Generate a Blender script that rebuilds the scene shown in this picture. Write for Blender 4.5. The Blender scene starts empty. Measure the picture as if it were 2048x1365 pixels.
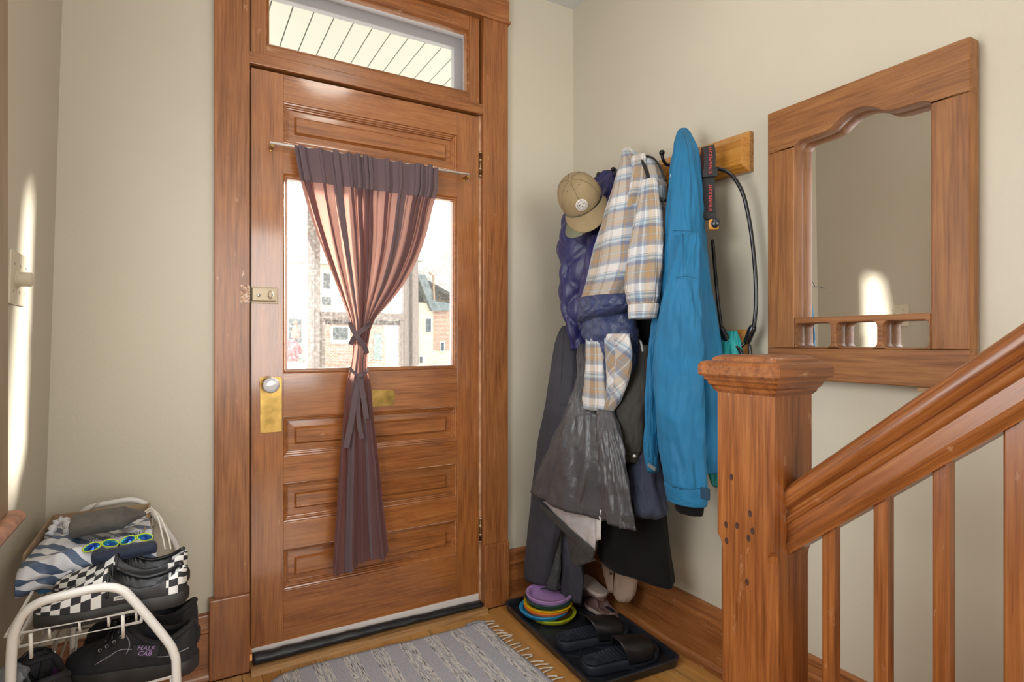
import bpy, bmesh, math, random
from mathutils import Vector, Matrix, noise
random.seed(7)
scene = bpy.context.scene
COL = scene.collection
PI = math.pi

# ------------------------------------------------------------------ camera, world, lights, exposure
F = 1147.0; H = 1.11; C30 = math.cos(PI/6); S30 = 0.5
cam_d = bpy.data.cameras.new('camera'); cam = bpy.data.objects.new('camera', cam_d); COL.objects.link(cam)
cam.location = (0, 0, H); cam.rotation_euler = (PI/2, 0, -PI/6)
cam_d.sensor_width = 36; cam_d.sensor_fit = 'HORIZONTAL'; cam_d.lens = F/2048*36; cam_d.clip_start = 0.03; cam_d.clip_end = 400
scene.camera = cam

vs = scene.view_settings
vs.view_transform = 'Standard'; vs.look = 'None'; vs.exposure = -0.36; vs.gamma = 1.0; vs.use_curve_mapping = False

world = bpy.data.worlds.new('sky'); scene.world = world; world.use_nodes = True
bg = world.node_tree.nodes['Background']; bg.inputs[0].default_value = (1.0, 0.97, 0.91, 1); bg.inputs[1].default_value = 4.4

sd = bpy.data.lights.new('sun', 'SUN'); sun = bpy.data.objects.new('sun', sd); COL.objects.link(sun)
sun.rotation_euler = Vector((-1.0, -0.45, -0.28)).to_track_quat('-Z', 'Y').to_euler()
sd.energy = 24.0; sd.angle = math.radians(8.0); sd.color = (1.0, 0.95, 0.86)

def area(name, loc, target, sx, sy, power, color):
    l = bpy.data.lights.new(name, 'AREA'); o = bpy.data.objects.new(name, l); COL.objects.link(o)
    l.shape = 'RECTANGLE'; l.size = sx; l.size_y = sy; l.energy = power; l.color = color
    o.location = loc; o.rotation_euler = (Vector(target) - Vector(loc)).to_track_quat('-Z', 'Y').to_euler()
    return o
# added fill light behind the camera; daylight of the side window whose casing shows at the left edge
area('rear_fill_light', (0.62, -2.42, 1.45), (0.62, 0, 1.35), 1.5, 1.7, 50, (1.0, 0.98, 0.95))
area('side_window_daylight', (-0.37, 0.85, 1.45), (1.0, 1.0, 1.2), 0.80, 1.25, 21, (0.93, 0.96, 1.0))

# ------------------------------------------------------------------ projection helpers (metres; the camera stands at x=0, y=0)
def ray(u, v):
    X = (u-1024)/F
    return Vector((S30+C30*X, C30-S30*X, -(v-682.5)/F))
def py(u, v, y):
    d = ray(u, v); t = y/d.y; return Vector((d.x*t, y, H+d.z*t))
def px(u, v, x):
    d = ray(u, v); t = x/d.x; return Vector((x, d.y*t, H+d.z*t))
def pz(u, v, z):
    d = ray(u, v); t = (z-H)/d.z; return Vector((d.x*t, d.y*t, z))

# ------------------------------------------------------------------ materials
MATS = {}
def srgb(r, g, b):
    f = lambda c: (c/255/12.92 if c/255 <= 0.04045 else ((c/255+0.055)/1.055)**2.4)
    return (f(r), f(g), f(b), 1)
class NT:
    def __init__(s, name):
        s.m = bpy.data.materials.new(name); s.m.use_nodes = True
        s.n = s.m.node_tree.nodes; s.l = s.m.node_tree.links
        s.b = s.n['Principled BSDF']; s.out = s.n['Material Output']
    def add(s, t, **kw):
        n = s.n.new(t)
        for k, v in kw.items():
            if k.startswith('i_'):
                key = k[2:]; key = int(key) if key.isdigit() else key.replace('_', ' ')
                n.inputs[key].default_value = v
            else: setattr(n, k, v)
        return n
    def link(s, a, b): s.l.new(a, b)
    def coord(s, kind='Object', scale=(1, 1, 1), rot=(0, 0, 0)):
        tc = s.add('ShaderNodeTexCoord'); mp = s.add('ShaderNodeMapping')
        mp.inputs['Scale'].default_value = scale; mp.inputs['Rotation'].default_value = rot
        s.link(tc.outputs[kind], mp.inputs['Vector']); return mp.outputs[0]
    def noise(s, vec, scale, detail=4, rough=0.55, dist=0.0):
        n = s.add('ShaderNodeTexNoise'); n.inputs['Scale'].default_value = scale; n.inputs['Detail'].default_value = detail
        n.inputs['Roughness'].default_value = rough; n.inputs['Distortion'].default_value = dist
        s.link(vec, n.inputs['Vector']); return n.outputs['Fac']
    def ramp(s, fac, stops, interp='LINEAR'):
        r = s.add('ShaderNodeValToRGB'); r.color_ramp.interpolation = interp
        e = r.color_ramp.elements
        while len(e) < len(stops): e.new(0.5)
        for el, (p, c) in zip(e, stops):
            el.position = p; el.color = c if len(c) == 4 else (*c, 1)
        s.link(fac, r.inputs['Fac']); return r.outputs['Color']
    def mix(s, fac, a, b, mode='MIX'):
        m = s.add('ShaderNodeMix', data_type='RGBA', blend_type=mode)
        for val, key in ((fac, 0), (a, 6), (b, 7)):
            if isinstance(val, (int, float)): m.inputs[key].default_value = val
            elif isinstance(val, tuple): m.inputs[key].default_value = val if len(val) == 4 else (*val, 1)
            else: s.link(val, m.inputs[key])
        return m.outputs[2]
    def math(s, op, a, b=None, clamp=False):
        m = s.add('ShaderNodeMath', operation=op, use_clamp=clamp)
        for val, key in ((a, 0), (b, 1)):
            if val is None: continue
            if isinstance(val, (int, float)): m.inputs[key].default_value = val
            else: s.link(val, m.inputs[key])
        return m.outputs[0]
    def bump(s, h, strength=0.3, dist=0.002):
        b = s.add('ShaderNodeBump'); b.inputs['Strength'].default_value = strength; b.inputs['Distance'].default_value = dist
        s.link(h, b.inputs['Height']); s.link(b.outputs[0], s.b.inputs['Normal'])
    def set(s, color=None, rough=None, metal=None, spec=None, coat=None, coat_r=None, sheen=None):
        if color is not None:
            if isinstance(color, tuple): s.b.inputs['Base Color'].default_value = color if len(color) == 4 else (*color, 1)
            else: s.link(color, s.b.inputs['Base Color'])
        for v, k in ((rough, 'Roughness'), (metal, 'Metallic'), (spec, 'Specular IOR Level'), (coat, 'Coat Weight'), (coat_r, 'Coat Roughness'), (sheen, 'Sheen Weight')):
            if v is None: continue
            if isinstance(v, (int, float)): s.b.inputs[k].default_value = v
            else: s.link(v, s.b.inputs[k])
        return s.m
def plain(name, color, rough=0.5, metal=0.0, nscale=0, namt=0.15, bump=0.0, bscale=60, sheen=None, spec=None):
    if name in MATS: return MATS[name]
    t = NT(name); c = color
    if nscale:
        f = t.noise(t.coord(), nscale, 4)
        c = t.ramp(f, [(0.3, tuple(x*(1-namt) for x in color[:3])), (0.7, tuple(min(1, x*(1+namt)) for x in color[:3]))])
    t.set(c, rough, metal, spec=spec, sheen=sheen)
    if bump: t.bump(t.noise(t.coord(), bscale, 3), bump, 0.002)
    MATS[name] = t.m; return t.m
def wood(name, axis, dark, mid, light, rough=0.32, coat=0.25, wear=0.0, rings=1.0, coat_r=0.18):
    key = name+axis
    if key in MATS: return MATS[key]
    t = NT(name+'_grain_'+axis.lower())
    sc = {'X': (0.07, 1, 1), 'Y': (1, 0.07, 1), 'Z': (1, 1, 0.07), 'R': (1, 0.07, 1)}[axis]
    def gv(s_):
        if axis != 'R': return t.coord('Object', s_)
        m2 = t.add('ShaderNodeMapping'); m2.inputs['Scale'].default_value = s_; t.link(t.coord('Object', rot=(0.7045, 0, 0)), m2.inputs['Vector']); return m2.outputs[0]
    v = gv(sc)
    big = t.noise(v, 6.0*rings, 2, 0.45, 0.5)
    ring = t.math('FRACT', t.math('MULTIPLY', big, 9.0))
    ring = t.math('ABSOLUTE', t.math('SUBTRACT', ring, 0.5))
    fine = t.noise(gv(tuple(0.04 if q < 1 else 1 for q in sc)), 170, 4, 0.6)
    f = t.math('ADD', t.math('MULTIPLY', ring, 0.24), t.math('MULTIPLY', fine, 0.6))
    col = t.ramp(f, [(0.20, dark), (0.36, mid), (0.54, light)])
    pores = t.noise(gv(tuple(0.02 if q < 1 else 1 for q in sc)), 300, 3, 0.6)
    col = t.mix(t.ramp(pores, [(0.52, (0, 0, 0)), (0.68, (0.42, 0.42, 0.42))]), col, dark)
    blotch = t.noise(t.coord('Object'), 5.0, 4, 0.6)
    col = t.mix(t.ramp(blotch, [(0.42, (0, 0, 0)), (0.72, (0.45, 0.45, 0.45))]), col, tuple(x*0.60 for x in mid[:3]))
    if wear:
        sp = t.noise(t.coord('Object', {'X': (0.35, 1, 1), 'Y': (1, 0.35, 1), 'Z': (1, 1, 0.35), 'R': (1, 0.5, 0.5)}[axis]), 42, 5, 0.62)
        lo = t.noise(t.coord('Object'), 3.1, 2)
        msk = t.math('MULTIPLY', t.ramp(sp, [(0.64, (0, 0, 0)), (0.70, (1, 1, 1))]), t.ramp(lo, [(0.40, (0, 0, 0)), (0.68, (1, 1, 1))]))
        col = t.mix(t.math('MULTIPLY', msk, wear), col, (0.62, 0.40, 0.24))
    t.set(col, t.math('ADD', t.math('MULTIPLY', fine, 0.12), rough-0.06), coat=coat, coat_r=coat_r)
    t.bump(t.math('ADD', fine, t.math('MULTIPLY', ring, 0.4)), 0.12, 0.0012)
    MATS[key] = t.m; return t.m
OAK = dict(dark=(0.165, 0.048, 0.010), mid=(0.330, 0.113, 0.026), light=(0.44, 0.172, 0.047))
def door_wood(ax): return wood('varnished_door_wood', ax, **OAK, rough=0.33, coat=1.0, coat_r=0.10, wear=0.35)
def trim_wood(ax): return wood('varnished_trim_wood', ax, dark=(0.155, 0.048, 0.012), mid=(0.310, 0.113, 0.032), light=(0.41, 0.168, 0.053), rough=0.36, coat=0.25, wear=0.8)
def stair_wood(ax): return wood('old_stair_wood', ax, dark=(0.120, 0.033, 0.007), mid=(0.270, 0.086, 0.019), light=(0.38, 0.145, 0.038), rough=0.34, coat=0.35, wear=0.8, rings=1.2)
def mirror_wood(ax): return wood('mirror_pine', ax, dark=(0.145, 0.048, 0.011), mid=(0.275, 0.108, 0.029), light=(0.37, 0.162, 0.050), rough=0.5, coat=0.04, rings=1.6)
def honey_wood(ax): return wood('honey_wood', ax, dark=(0.28, 0.10, 0.012), mid=(0.47, 0.20, 0.03), light=(0.58, 0.28, 0.055), rough=0.28, coat=0.5)

# ------------------------------------------------------------------ geometry helpers
class MB:
    """collects geometry in world metres; build() links it as one mesh object"""
    def __init__(s): s.v = []; s.f = []; s.uv = {}
    def add(s, verts, faces, uvs=None):
        o = len(s.v); s.v += [Vector(p) for p in verts]; s.f += [tuple(i+o for i in f) for f in faces]
        if uvs:
            for i, q in enumerate(uvs): s.uv[o+i] = q
        return s
    def box(s, a, b, bev=0.0, rot=None, piv=None):
        a = Vector(a); b = Vector(b)
        lo = Vector((min(a.x, b.x), min(a.y, b.y), min(a.z, b.z))); hi = Vector((max(a.x, b.x), max(a.y, b.y), max(a.z, b.z)))
        bm = bmesh.new(); bmesh.ops.create_cube(bm, size=1.0)
        for q in bm.verts: q.co = Vector(((lo.x+hi.x)/2+q.co.x*(hi.x-lo.x), (lo.y+hi.y)/2+q.co.y*(hi.y-lo.y), (lo.z+hi.z)/2+q.co.z*(hi.z-lo.z)))
        if bev: bmesh.ops.bevel(bm, geom=bm.edges[:], offset=min(bev, 0.45*min(hi-lo)), segments=2, affect='EDGES', profile=0.6)
        s.frombm(bm, rot, piv); return s
    def frombm(s, bm, rot=None, piv=None):
        bm.verts.index_update(); vs_ = [q.co.copy() for q in bm.verts]
        if rot is not None:
            p = Vector(piv) if piv is not None else Vector((0, 0, 0))
            vs_ = [rot @ (q-p) + p for q in vs_]
        s.add(vs_, [tuple(q.index for q in f.verts) for f in bm.faces]); bm.free()
    def tube(s, pts, r, n=10, cap=True, closed=False):
        pts = [Vector(p) for p in pts]; N = len(pts); rs = r if isinstance(r, (list, tuple)) else [r]*N
        rings = []; prev = None
        for i, p in enumerate(pts):
            if closed: d = pts[(i+1) % N]-pts[i-1]
            else: d = pts[min(i+1, N-1)]-pts[max(i-1, 0)]
            d.normalize()
            if prev is None:
                a = Vector((0, 0, 1)) if abs(d.z) < 0.9 else Vector((1, 0, 0)); e1 = d.cross(a).normalized()
            else: e1 = (prev-d*prev.dot(d)).normalized()
            prev = e1; e2 = d.cross(e1)
            rings.append([p+(e1*math.cos(2*PI*k/n)+e2*math.sin(2*PI*k/n))*rs[i] for k in range(n)])
        vs_ = [q for r_ in rings for q in r_]; fs = []
        for i in range(N if closed else N-1):
            j = (i+1) % N
            for k in range(n): fs.append((i*n+k, i*n+(k+1) % n, j*n+(k+1) % n, j*n+k))
        if cap and not closed: fs += [tuple(range(n-1, -1, -1)), tuple((N-1)*n+k for k in range(n))]
        s.add(vs_, fs); return s
    def prism(s, poly, a, b, axis='x'):
        """2D polygon extruded from a to b along axis; poly coords are the two other axes in order"""
        n = len(poly)
        def mk(q, w):
            return {'x': (w, q[0], q[1]), 'y': (q[0], w, q[1]), 'z': (q[0], q[1], w)}[axis]
        vs_ = [mk(q, a) for q in poly]+[mk(q, b) for q in poly]
        fs = [tuple(range(n)), tuple(range(2*n-1, n-1, -1))]+[((i+1) % n, i, n+i, n+(i+1) % n) for i in range(n)]
        s.add(vs_, fs); return s
    def sweep(s, prof, path, ups=None):
        """closed profile [(side, up)] swept along a straight path of points with fixed frames"""
        pts = [Vector(p) for p in path]; n = len(prof); vs_ = []
        for i, p in enumerate(pts):
            d = (pts[min(i+1, len(pts)-1)]-pts[max(i-1, 0)]).normalized(); up = Vector((0, 0, 1)); side = d.cross(up).normalized(); up = side.cross(d)
            vs_ += [p+side*a+up*b for a, b in prof]
        fs = []
        for i in range(len(pts)-1):
            for k in range(n): fs.append((i*n+k, i*n+(k+1) % n, (i+1)*n+(k+1) % n, (i+1)*n+k))
        fs += [tuple(range(n-1, -1, -1)), tuple((len(pts)-1)*n+k for k in range(n))]
        s.add(vs_, fs); return s
    def lathe(s, prof, c, axis=Vector((0, 0, 1)), n=32, close=False):
        axis = Vector(axis).normalized(); a = Vector((1, 0, 0)) if abs(axis.x) < 0.8 else Vector((0, 1, 0))
        e1 = axis.cross(a).normalized(); e2 = axis.cross(e1); c = Vector(c); vs_ = []; fs = []; m = len(prof)
        for r, z in prof: vs_ += [c+axis*z+(e1*math.cos(2*PI*k/n)+e2*math.sin(2*PI*k/n))*r for k in range(n)]
        for i in range(m-1 if not close else m):
            j = (i+1) % m
            for k in range(n): fs.append((i*n+k, i*n+(k+1) % n, j*n+(k+1) % n, j*n+k))
        s.add(vs_, fs); return s
    def grid(s, fn, nu, nv, closed_u=False, uvfn=None):
        vs_ = []; uvs = []
        for j in range(nv+1):
            for i in range(nu+(0 if closed_u else 1)):
                vs_.append(fn(i/nu, j/nv)); uvs.append(uvfn(i/nu, j/nv) if uvfn else (i/nu, j/nv))
        w = nu if closed_u else nu+1; fs = []
        for j in range(nv):
            for i in range(nu):
                k = (i+1) % w if closed_u else i+1
                fs.append((j*w+i, j*w+k, (j+1)*w+k, (j+1)*w+i))
        s.add(vs_, fs, uvs); return s
    def data(s, name, org=Vector((0, 0, 0)), smooth=False, angle=None):
        me = bpy.data.meshes.new(name); me.from_pydata([q-org for q in s.v], [], s.f)
        if s.uv:
            ul = me.uv_layers.new(name='UVMap')
            for lp in me.loops:
                ul.data[lp.index].uv = s.uv.get(lp.vertex_index, (0, 0))
        bm = bmesh.new(); bm.from_mesh(me)
        bmesh.ops.recalc_face_normals(bm, faces=bm.faces[:]); bm.to_mesh(me); bm.free()
        if smooth or angle:
            me.polygons.foreach_set('use_smooth', [True]*len(me.polygons))
            if angle: me.set_sharp_from_angle(angle=math.radians(angle))
        me.update(); return me
    def build(s, name, m, parent=None, smooth=False, angle=None):
        if parent is not None: org = ORI[parent.name]
        else:
            xs = [q.x for q in s.v]; ys = [q.y for q in s.v]; zs = [q.z for q in s.v]
            org = Vector(((min(xs)+max(xs))/2, (min(ys)+max(ys))/2, min(zs)))
        o = bpy.data.objects.new(name, s.data(name, org, smooth, angle)); COL.objects.link(o)
        if isinstance(m, (list, tuple)):
            for q in m: o.data.materials.append(q)
        else: o.data.materials.append(m)
        if parent is not None: o.parent = parent
        else: o.location = org
        ORI[o.name] = org; return o
ORI = {}
def tag(o, label, cat, group=None):
    o['label'] = label; o['category'] = cat
    if group: o['group'] = group
    return o
def thing(name, loc, label=None, cat=None, group=None, kind=None):
    o = bpy.data.objects.new(name, None); COL.objects.link(o); o.location = loc; o.empty_display_size = 0.05
    ORI[o.name] = Vector(loc)
    if label: o['label'] = label
    if cat: o['category'] = cat
    if group: o['group'] = group
    if kind: o['kind'] = kind
    return o
def struct(o, label=None):
    o['kind'] = 'structure'
    if label: o['label'] = label
    return o
def smooth_path(pts, n=8, closed=False):
    pts = [Vector(p) for p in pts]; out = []; N = len(pts)
    for i in range(N if closed else N-1):
        if closed: p0, p1, p2, p3 = pts[i-1], pts[i], pts[(i+1) % N], pts[(i+2) % N]
        else: p0, p1, p2, p3 = pts[max(i-1, 0)], pts[i], pts[i+1], pts[min(i+2, N-1)]
        for k in range(n):
            t = k/n
            out.append(0.5*((2*p1)+(p2-p0)*t+(2*p0-5*p1+4*p2-p3)*t*t+(3*p1-p0-3*p2+p3)*t**3))
    if not closed: out.append(pts[-1])
    return out
def plate_mesh(outer, holes, thick, bev=0.002):
    """2D outline with holes -> solid plate with small bevels, in local xy, thickness along z"""
    cu = bpy.data.curves.new('outline', 'CURVE'); cu.dimensions = '2D'; cu.fill_mode = 'BOTH'
    cu.extrude = thick/2-bev; cu.bevel_depth = bev; cu.bevel_resolution = 1; cu.offset = -bev
    for poly in [outer]+holes:
        sp = cu.splines.new('POLY'); sp.points.add(len(poly)-1); sp.use_cyclic_u = True
        for p, q in zip(sp.points, poly): p.co = (q[0], q[1], 0, 1)
    o = bpy.data.objects.new('outline', cu); COL.objects.link(o)
    dg = bpy.context.evaluated_depsgraph_get(); dg.update()
    me = o.evaluated_get(dg).to_mesh()
    v = [q.co.copy() for q in me.vertices]; f = [tuple(p.vertices) for p in me.polygons]
    o.evaluated_get(dg).to_mesh_clear(); bpy.data.objects.remove(o); bpy.data.curves.remove(cu)
    return v, f
def text_mesh(txt, size, thick=0.0004, shear=0.0):
    cu = bpy.data.curves.new('lettering', 'FONT'); cu.body = txt; cu.size = size; cu.extrude = thick; cu.align_x = 'CENTER'; cu.align_y = 'CENTER'; cu.shear = shear
    cu.resolution_u = 2
    o = bpy.data.objects.new('lettering', cu); COL.objects.link(o)
    dg = bpy.context.evaluated_depsgraph_get(); dg.update()
    me = o.evaluated_get(dg).to_mesh()
    v = [q.co.copy() for q in me.vertices]; f = [tuple(p.vertices) for p in me.polygons]
    o.evaluated_get(dg).to_mesh_clear(); bpy.data.objects.remove(o); bpy.data.curves.remove(cu)
    return v, f
def round_rect(x0, z0, x1, z1, r, n=5):
    out = []
    for cx, cz, a in ((x1-r, z0+r, -90), (x1-r, z1-r, 0), (x0+r, z1-r, 90), (x0+r, z0+r, 180)):
        for k in range(n+1):
            t = math.radians(a+90*k/n); out.append((cx+r*math.cos(t), cz+r*math.sin(t)))
    return out
def frame_mat(origin, ex, ey, ez):
    ex, ey, ez = Vector(ex).normalized(), Vector(ey).normalized(), Vector(ez).normalized()
    M = Matrix.Identity(4)
    for i in range(3): M[i][0] = ex[i]; M[i][1] = ey[i]; M[i][2] = ez[i]; M[i][3] = origin[i]
    return M
def lerp(a, b, t): return a+(b-a)*t
# ------------------------------------------------------------------ room shell
XW = 1.565; YB = 2.145; ZC = 2.635; YR = -2.5
def xl(z): return -0.3436+(z-0.642)*0.026
tw = NT('painted_plaster')
n1 = tw.noise(tw.coord(), 1.3, 3); n2 = tw.noise(tw.coord(), 55, 5, 0.6)
tw.set(tw.ramp(n1, [(0.3, (0.535, 0.495, 0.40)), (0.7, (0.58, 0.54, 0.44))]), 0.42, spec=0.35)
tw.bump(tw.math('ADD', n2, tw.math('MULTIPLY', tw.noise(tw.coord(), 9, 3), 0.8)), 0.16, 0.004)
M_WALL = tw.m
M_CEIL = plain('ceiling_paint', (0.62, 0.62, 0.62), 0.7, nscale=2, namt=0.04, bump=0.1)

def wall_plate(name, outer, holes, M, thick, m, shear=False):
    v, f = plate_mesh(outer, holes, thick, 0.0005)
    mb = MB(); vv = [M @ q for q in v]
    if shear: vv = [Vector((q.x+(q.z-0.642)*0.026, q.y, q.z)) for q in vv]
    mb.add(vv, f); return struct(mb.build(name, m))
# plates lie centred on their mid plane
wall_plate('wall_back', [(-0.5, -0.05), (0.185, -0.05), (0.185, 2.48), (1.11, 2.48), (1.11, -0.05), (1.75, -0.05), (1.75, ZC+0.1), (-0.5, ZC+0.1)], [],
           frame_mat((0, YB+0.05, 0), (1, 0, 0), (0, 0, 1), (0, -1, 0)), 0.1, M_WALL)
wall_plate('wall_left', [(YR, -0.05), (YB, -0.05), (YB, ZC+0.05), (YR, ZC+0.05)], [[(0.40, 0.79), (1.31, 0.79), (1.31, 2.15), (0.40, 2.15)]],
           frame_mat((-0.3436-0.05, 0, 0), (0, 1, 0), (0, 0, 1), (1, 0, 0)), 0.1, M_WALL, True)
struct(MB().box((XW, YR, -0.05), (XW+0.1, YB+0.1, ZC+0.05)).build('wall_right', M_WALL))
wall_plate('wall_rear', [(-0.5, -0.05), (1.75, -0.05), (1.75, ZC+0.05), (-0.5, ZC+0.05)], [[(-0.13, 0.55), (1.37, 0.55), (1.37, 2.35), (-0.13, 2.35)]],
           frame_mat((0, YR-0.05, 0), (1, 0, 0), (0, 0, 1), (0, -1, 0)), 0.1, M_WALL)
struct(MB().box((-0.55, YR, ZC), (XW+0.1, YB+0.05, ZC+0.1)).build('ceiling', M_CEIL))

# floor of narrow oak strips running towards the door
fl = struct(MB().box((-0.42, YR, -0.06), (XW, YB+0.1, -0.012)).build('floor', plain('subfloor_dark', (0.06, 0.03, 0.012), 0.8)))
def floor_mat(i, c):
    t = NT('oak_strip_%d' % i); v = t.coord('Object', (1, 0.05, 1)); f = t.noise(v, 60, 4, 0.6, 0.4); g = t.noise(t.coord('Object', (1, 0.12, 1)), 14, 3)
    col = t.ramp(t.math('ADD', t.math('MULTIPLY', f, 0.6), t.math('MULTIPLY', g, 0.5)), [(0.36, tuple(x*0.42 for x in c)), (0.5, c), (0.72, tuple(min(1, x*1.35) for x in c))])
    t.set(col, 0.32, coat=0.3, coat_r=0.2); t.bump(f, 0.06, 0.001); return t.m
FM = [floor_mat(0, (0.42, 0.205, 0.055)), floor_mat(1, (0.47, 0.245, 0.072)), floor_mat(2, (0.36, 0.165, 0.042)), floor_mat(3, (0.50, 0.27, 0.085))]
PW = 0.0575; nst = int((XW+0.40)/PW)+1
PLK = {}
for i in range(nst):
    x0 = -0.40+i*PW; x1 = min(x0+PW-0.0012, XW-0.001); y = YR+0.02-random.random()*0.0
    cuts = [YR+0.01]; y = YR+random.uniform(0.5, 1.6)
    while y < 1.35: cuts.append(y); y += random.uniform(1.0, 1.9)
    j = random.uniform(1.45, 2.0)
    if j-cuts[-1] > 0.35: cuts.append(j)
    cuts.append(2.10)
    for a, b in zip(cuts[:-1], cuts[1:]):
        o = MB().box((x0, a+0.0006, -0.012), (x1, b-0.0006, random.uniform(-0.0006, 0.0004)), 0.0008).build('plank', random.choice(FM), fl)

# baseboards
BP = [(0, 0), (0.034, 0), (0.034, 0.012), (0.030, 0.022), (0.021, 0.030), (0.020, 0.150), (0.026, 0.156), (0.026, 0.164), (0.019, 0.170), (0.015, 0.186), (0.018, 0.200), (0.015, 0.209), (0.008, 0.213), (0, 0.213)]
mb = MB().prism([(XW-a, z) for a, z in BP], YR+0.01, YB-0.001, 'y')
struct(mb.build('baseboard_right', trim_wood('Y'), angle=35))
for k, (x0, x1) in enumerate(((-0.352, 0.082), (1.2, XW-0.02))):
    struct(MB().prism([(YB-a, z) for a, z in BP], x0, x1, 'x').build('baseboard_back' if k else 'baseboard_corner', trim_wood('X'), angle=35))
struct(MB().prism([(-0.358+a, z) for a, z in BP], YR+0.01, YB-0.03, 'y').build('baseboard_left', trim_wood('Y'), angle=35))

# ------------------------------------------------------------------ door casing
cas = thing('trim_1', (0.65, 2.12, 0), kind='structure'); cas['label'] = 'varnished wooden casing around the front door'
CY = 2.119
MB().box((0.0945, CY, 0.262), (0.202, YB+0.002, 2.463), 0.002).build('casing_board', trim_wood('Z'), cas)
MB().box((1.087, CY, 0.262), (1.204, YB+0.002, 2.463), 0.002).build('casing_board', trim_wood('Z'), cas)
MB().box((0.088, CY-0.004, 2.466), (1.209, YB+0.002, 2.615), 0.002).build('head_board', trim_wood('X'), cas)
MB().box((0.086, CY-0.008, 2.455), (1.214, YB+0.002, 2.467), 0.003).build('head_bead', trim_wood('X'), cas)
for x0, x1 in ((0.079, 0.2015), (1.086, 1.2015)):
    MB().box((x0, 2.103, 0.0), (x1, YB+0.002, 0.263), 0.004).build('plinth_block', trim_wood('Z'), cas)
MB().box((0.1855, 2.128, 0.0), (0.2025, 2.244, 2.48)).build('jamb', trim_wood('Z'), cas)
MB().box((1.0865, 2.128, 0.0), (1.1095, 2.244, 2.48)).build('jamb', trim_wood('Z'), cas)
MB().box((1.0765, 2.1435, 0.02), (1.0862, 2.20, 2.05)).build('bare_edge', plain('bare_tan_edge', (0.52, 0.31, 0.18), 0.6, nscale=25, namt=0.35), cas)
MB().box((0.2025, 2.150, 2.462), (1.0865, 2.244, 2.48)).build('head_jamb', trim_wood('X'), cas)
for a_, b_ in (((0.2025, 2.1855, 0.02), (0.222, 2.205, 2.06)), ((1.060, 2.1855, 0.02), (1.0865, 2.205, 2.06)), ((0.222, 2.1855, 2.028), (1.060, 2.205, 2.06))):
    MB().box(a_, b_).build('door_stop', trim_wood('Z'), cas)
MB().box((0.199, 2.122, 2.052), (1.092, 2.20, 2.093), 0.003).build('transom_bar', trim_wood('X'), cas)
tp = NT('crumpled_tape'); f = tp.noise(tp.coord(), 60, 4, 0.6, 1.0)
tp.set(tp.ramp(f, [(0.4, (0.25, 0.10, 0.04)), (0.55, (0.48, 0.27, 0.14)), (0.66, (0.75, 0.62, 0.5))]), 0.25, coat=0.6); tp.bump(f, 0.8, 0.004)
a = py(481, 570, CY); b = py(500, 606, CY)
MB().grid(lambda s, t: Vector((lerp(a.x, b.x, s), CY-0.0015-0.003*noise.noise(Vector((s*4, t*5, 3)))-0.001, lerp(a.z, b.z, t))), 10, 14).build('taped_strike_plate', tp.m, cas, smooth=True)['label'] = 'strike patched with crumpled clear tape'

# ------------------------------------------------------------------ front door
DX0, DX1, DY = 0.2072, 1.0750, 2.140
door = thing('door_1', (0.64, DY, 0.057), kind='structure'); door['label'] = 'old varnished wooden front door with window and raised panels'
SL, SR = 0.3105, 0.9775
for x0, x1 in ((DX0, SL), (SR, DX1)):
    MB().box((x0, DY, 0.057), (x1, DY+0.044, 2.045), 0.0012).build('stile', door_wood('Z'), door)
for z0, z1 in ((1.951, 2.045), (1.698, 1.807), (0.843, 0.996), (0.609, 0.701), (0.378, 0.471), (0.057, 0.234)):
    MB().box((SL+0.0004, DY+0.0006, z0), (SR-0.0004, DY+0.044, z1), 0.001).build('rail', door_wood('X'), door)
def nested(x0, x1, z0, z1, steps, cap=True):
    mb = MB(); vs_ = []; fs = []
    for ins, y in steps: vs_ += [(x0+ins, y, z0+ins), (x1-ins, y, z0+ins), (x1-ins, y, z1-ins), (x0+ins, y, z1-ins)]
    for i in range(len(steps)-1):
        for k in range(4): fs.append((i*4+k, i*4+(k+1) % 4, (i+1)*4+(k+1) % 4, (i+1)*4+k))
    if cap: n = (len(steps)-1)*4; fs.append((n, n+1, n+2, n+3))
    return mb.add(vs_, fs)
ST = [(0, DY+0.001), (0.002, DY+0.006), (0.006, DY+0.007), (0.009, DY+0.012), (0.0125, DY+0.0125), (0.0145, DY+0.018), (0.0175, DY+0.0185), (0.019, DY+0.027), (0.0405, DY+0.026), (0.0408, DY+0.0215), (0.0425, DY+0.0195), (0.047, DY+0.0135)]
for z0, z1 in ((1.807, 1.951), (0.701, 0.843), (0.471, 0.609), (0.234, 0.378)):
    nested(SL, SR, z0, z1, ST).build('panel', door_wood('X'), door)
GS = [(0, DY+0.001), (0.003, DY-0.002), (0.007, DY+0.003), (0.010, DY+0.003), (0.012, DY+0.008), (0.015, DY+0.008), (0.016, DY+0.020), (0.016, DY+0.03)]
nested(SL, SR, 0.996, 1.698, GS, False).build('glazing_bead', door_wood('X'), door)
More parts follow.
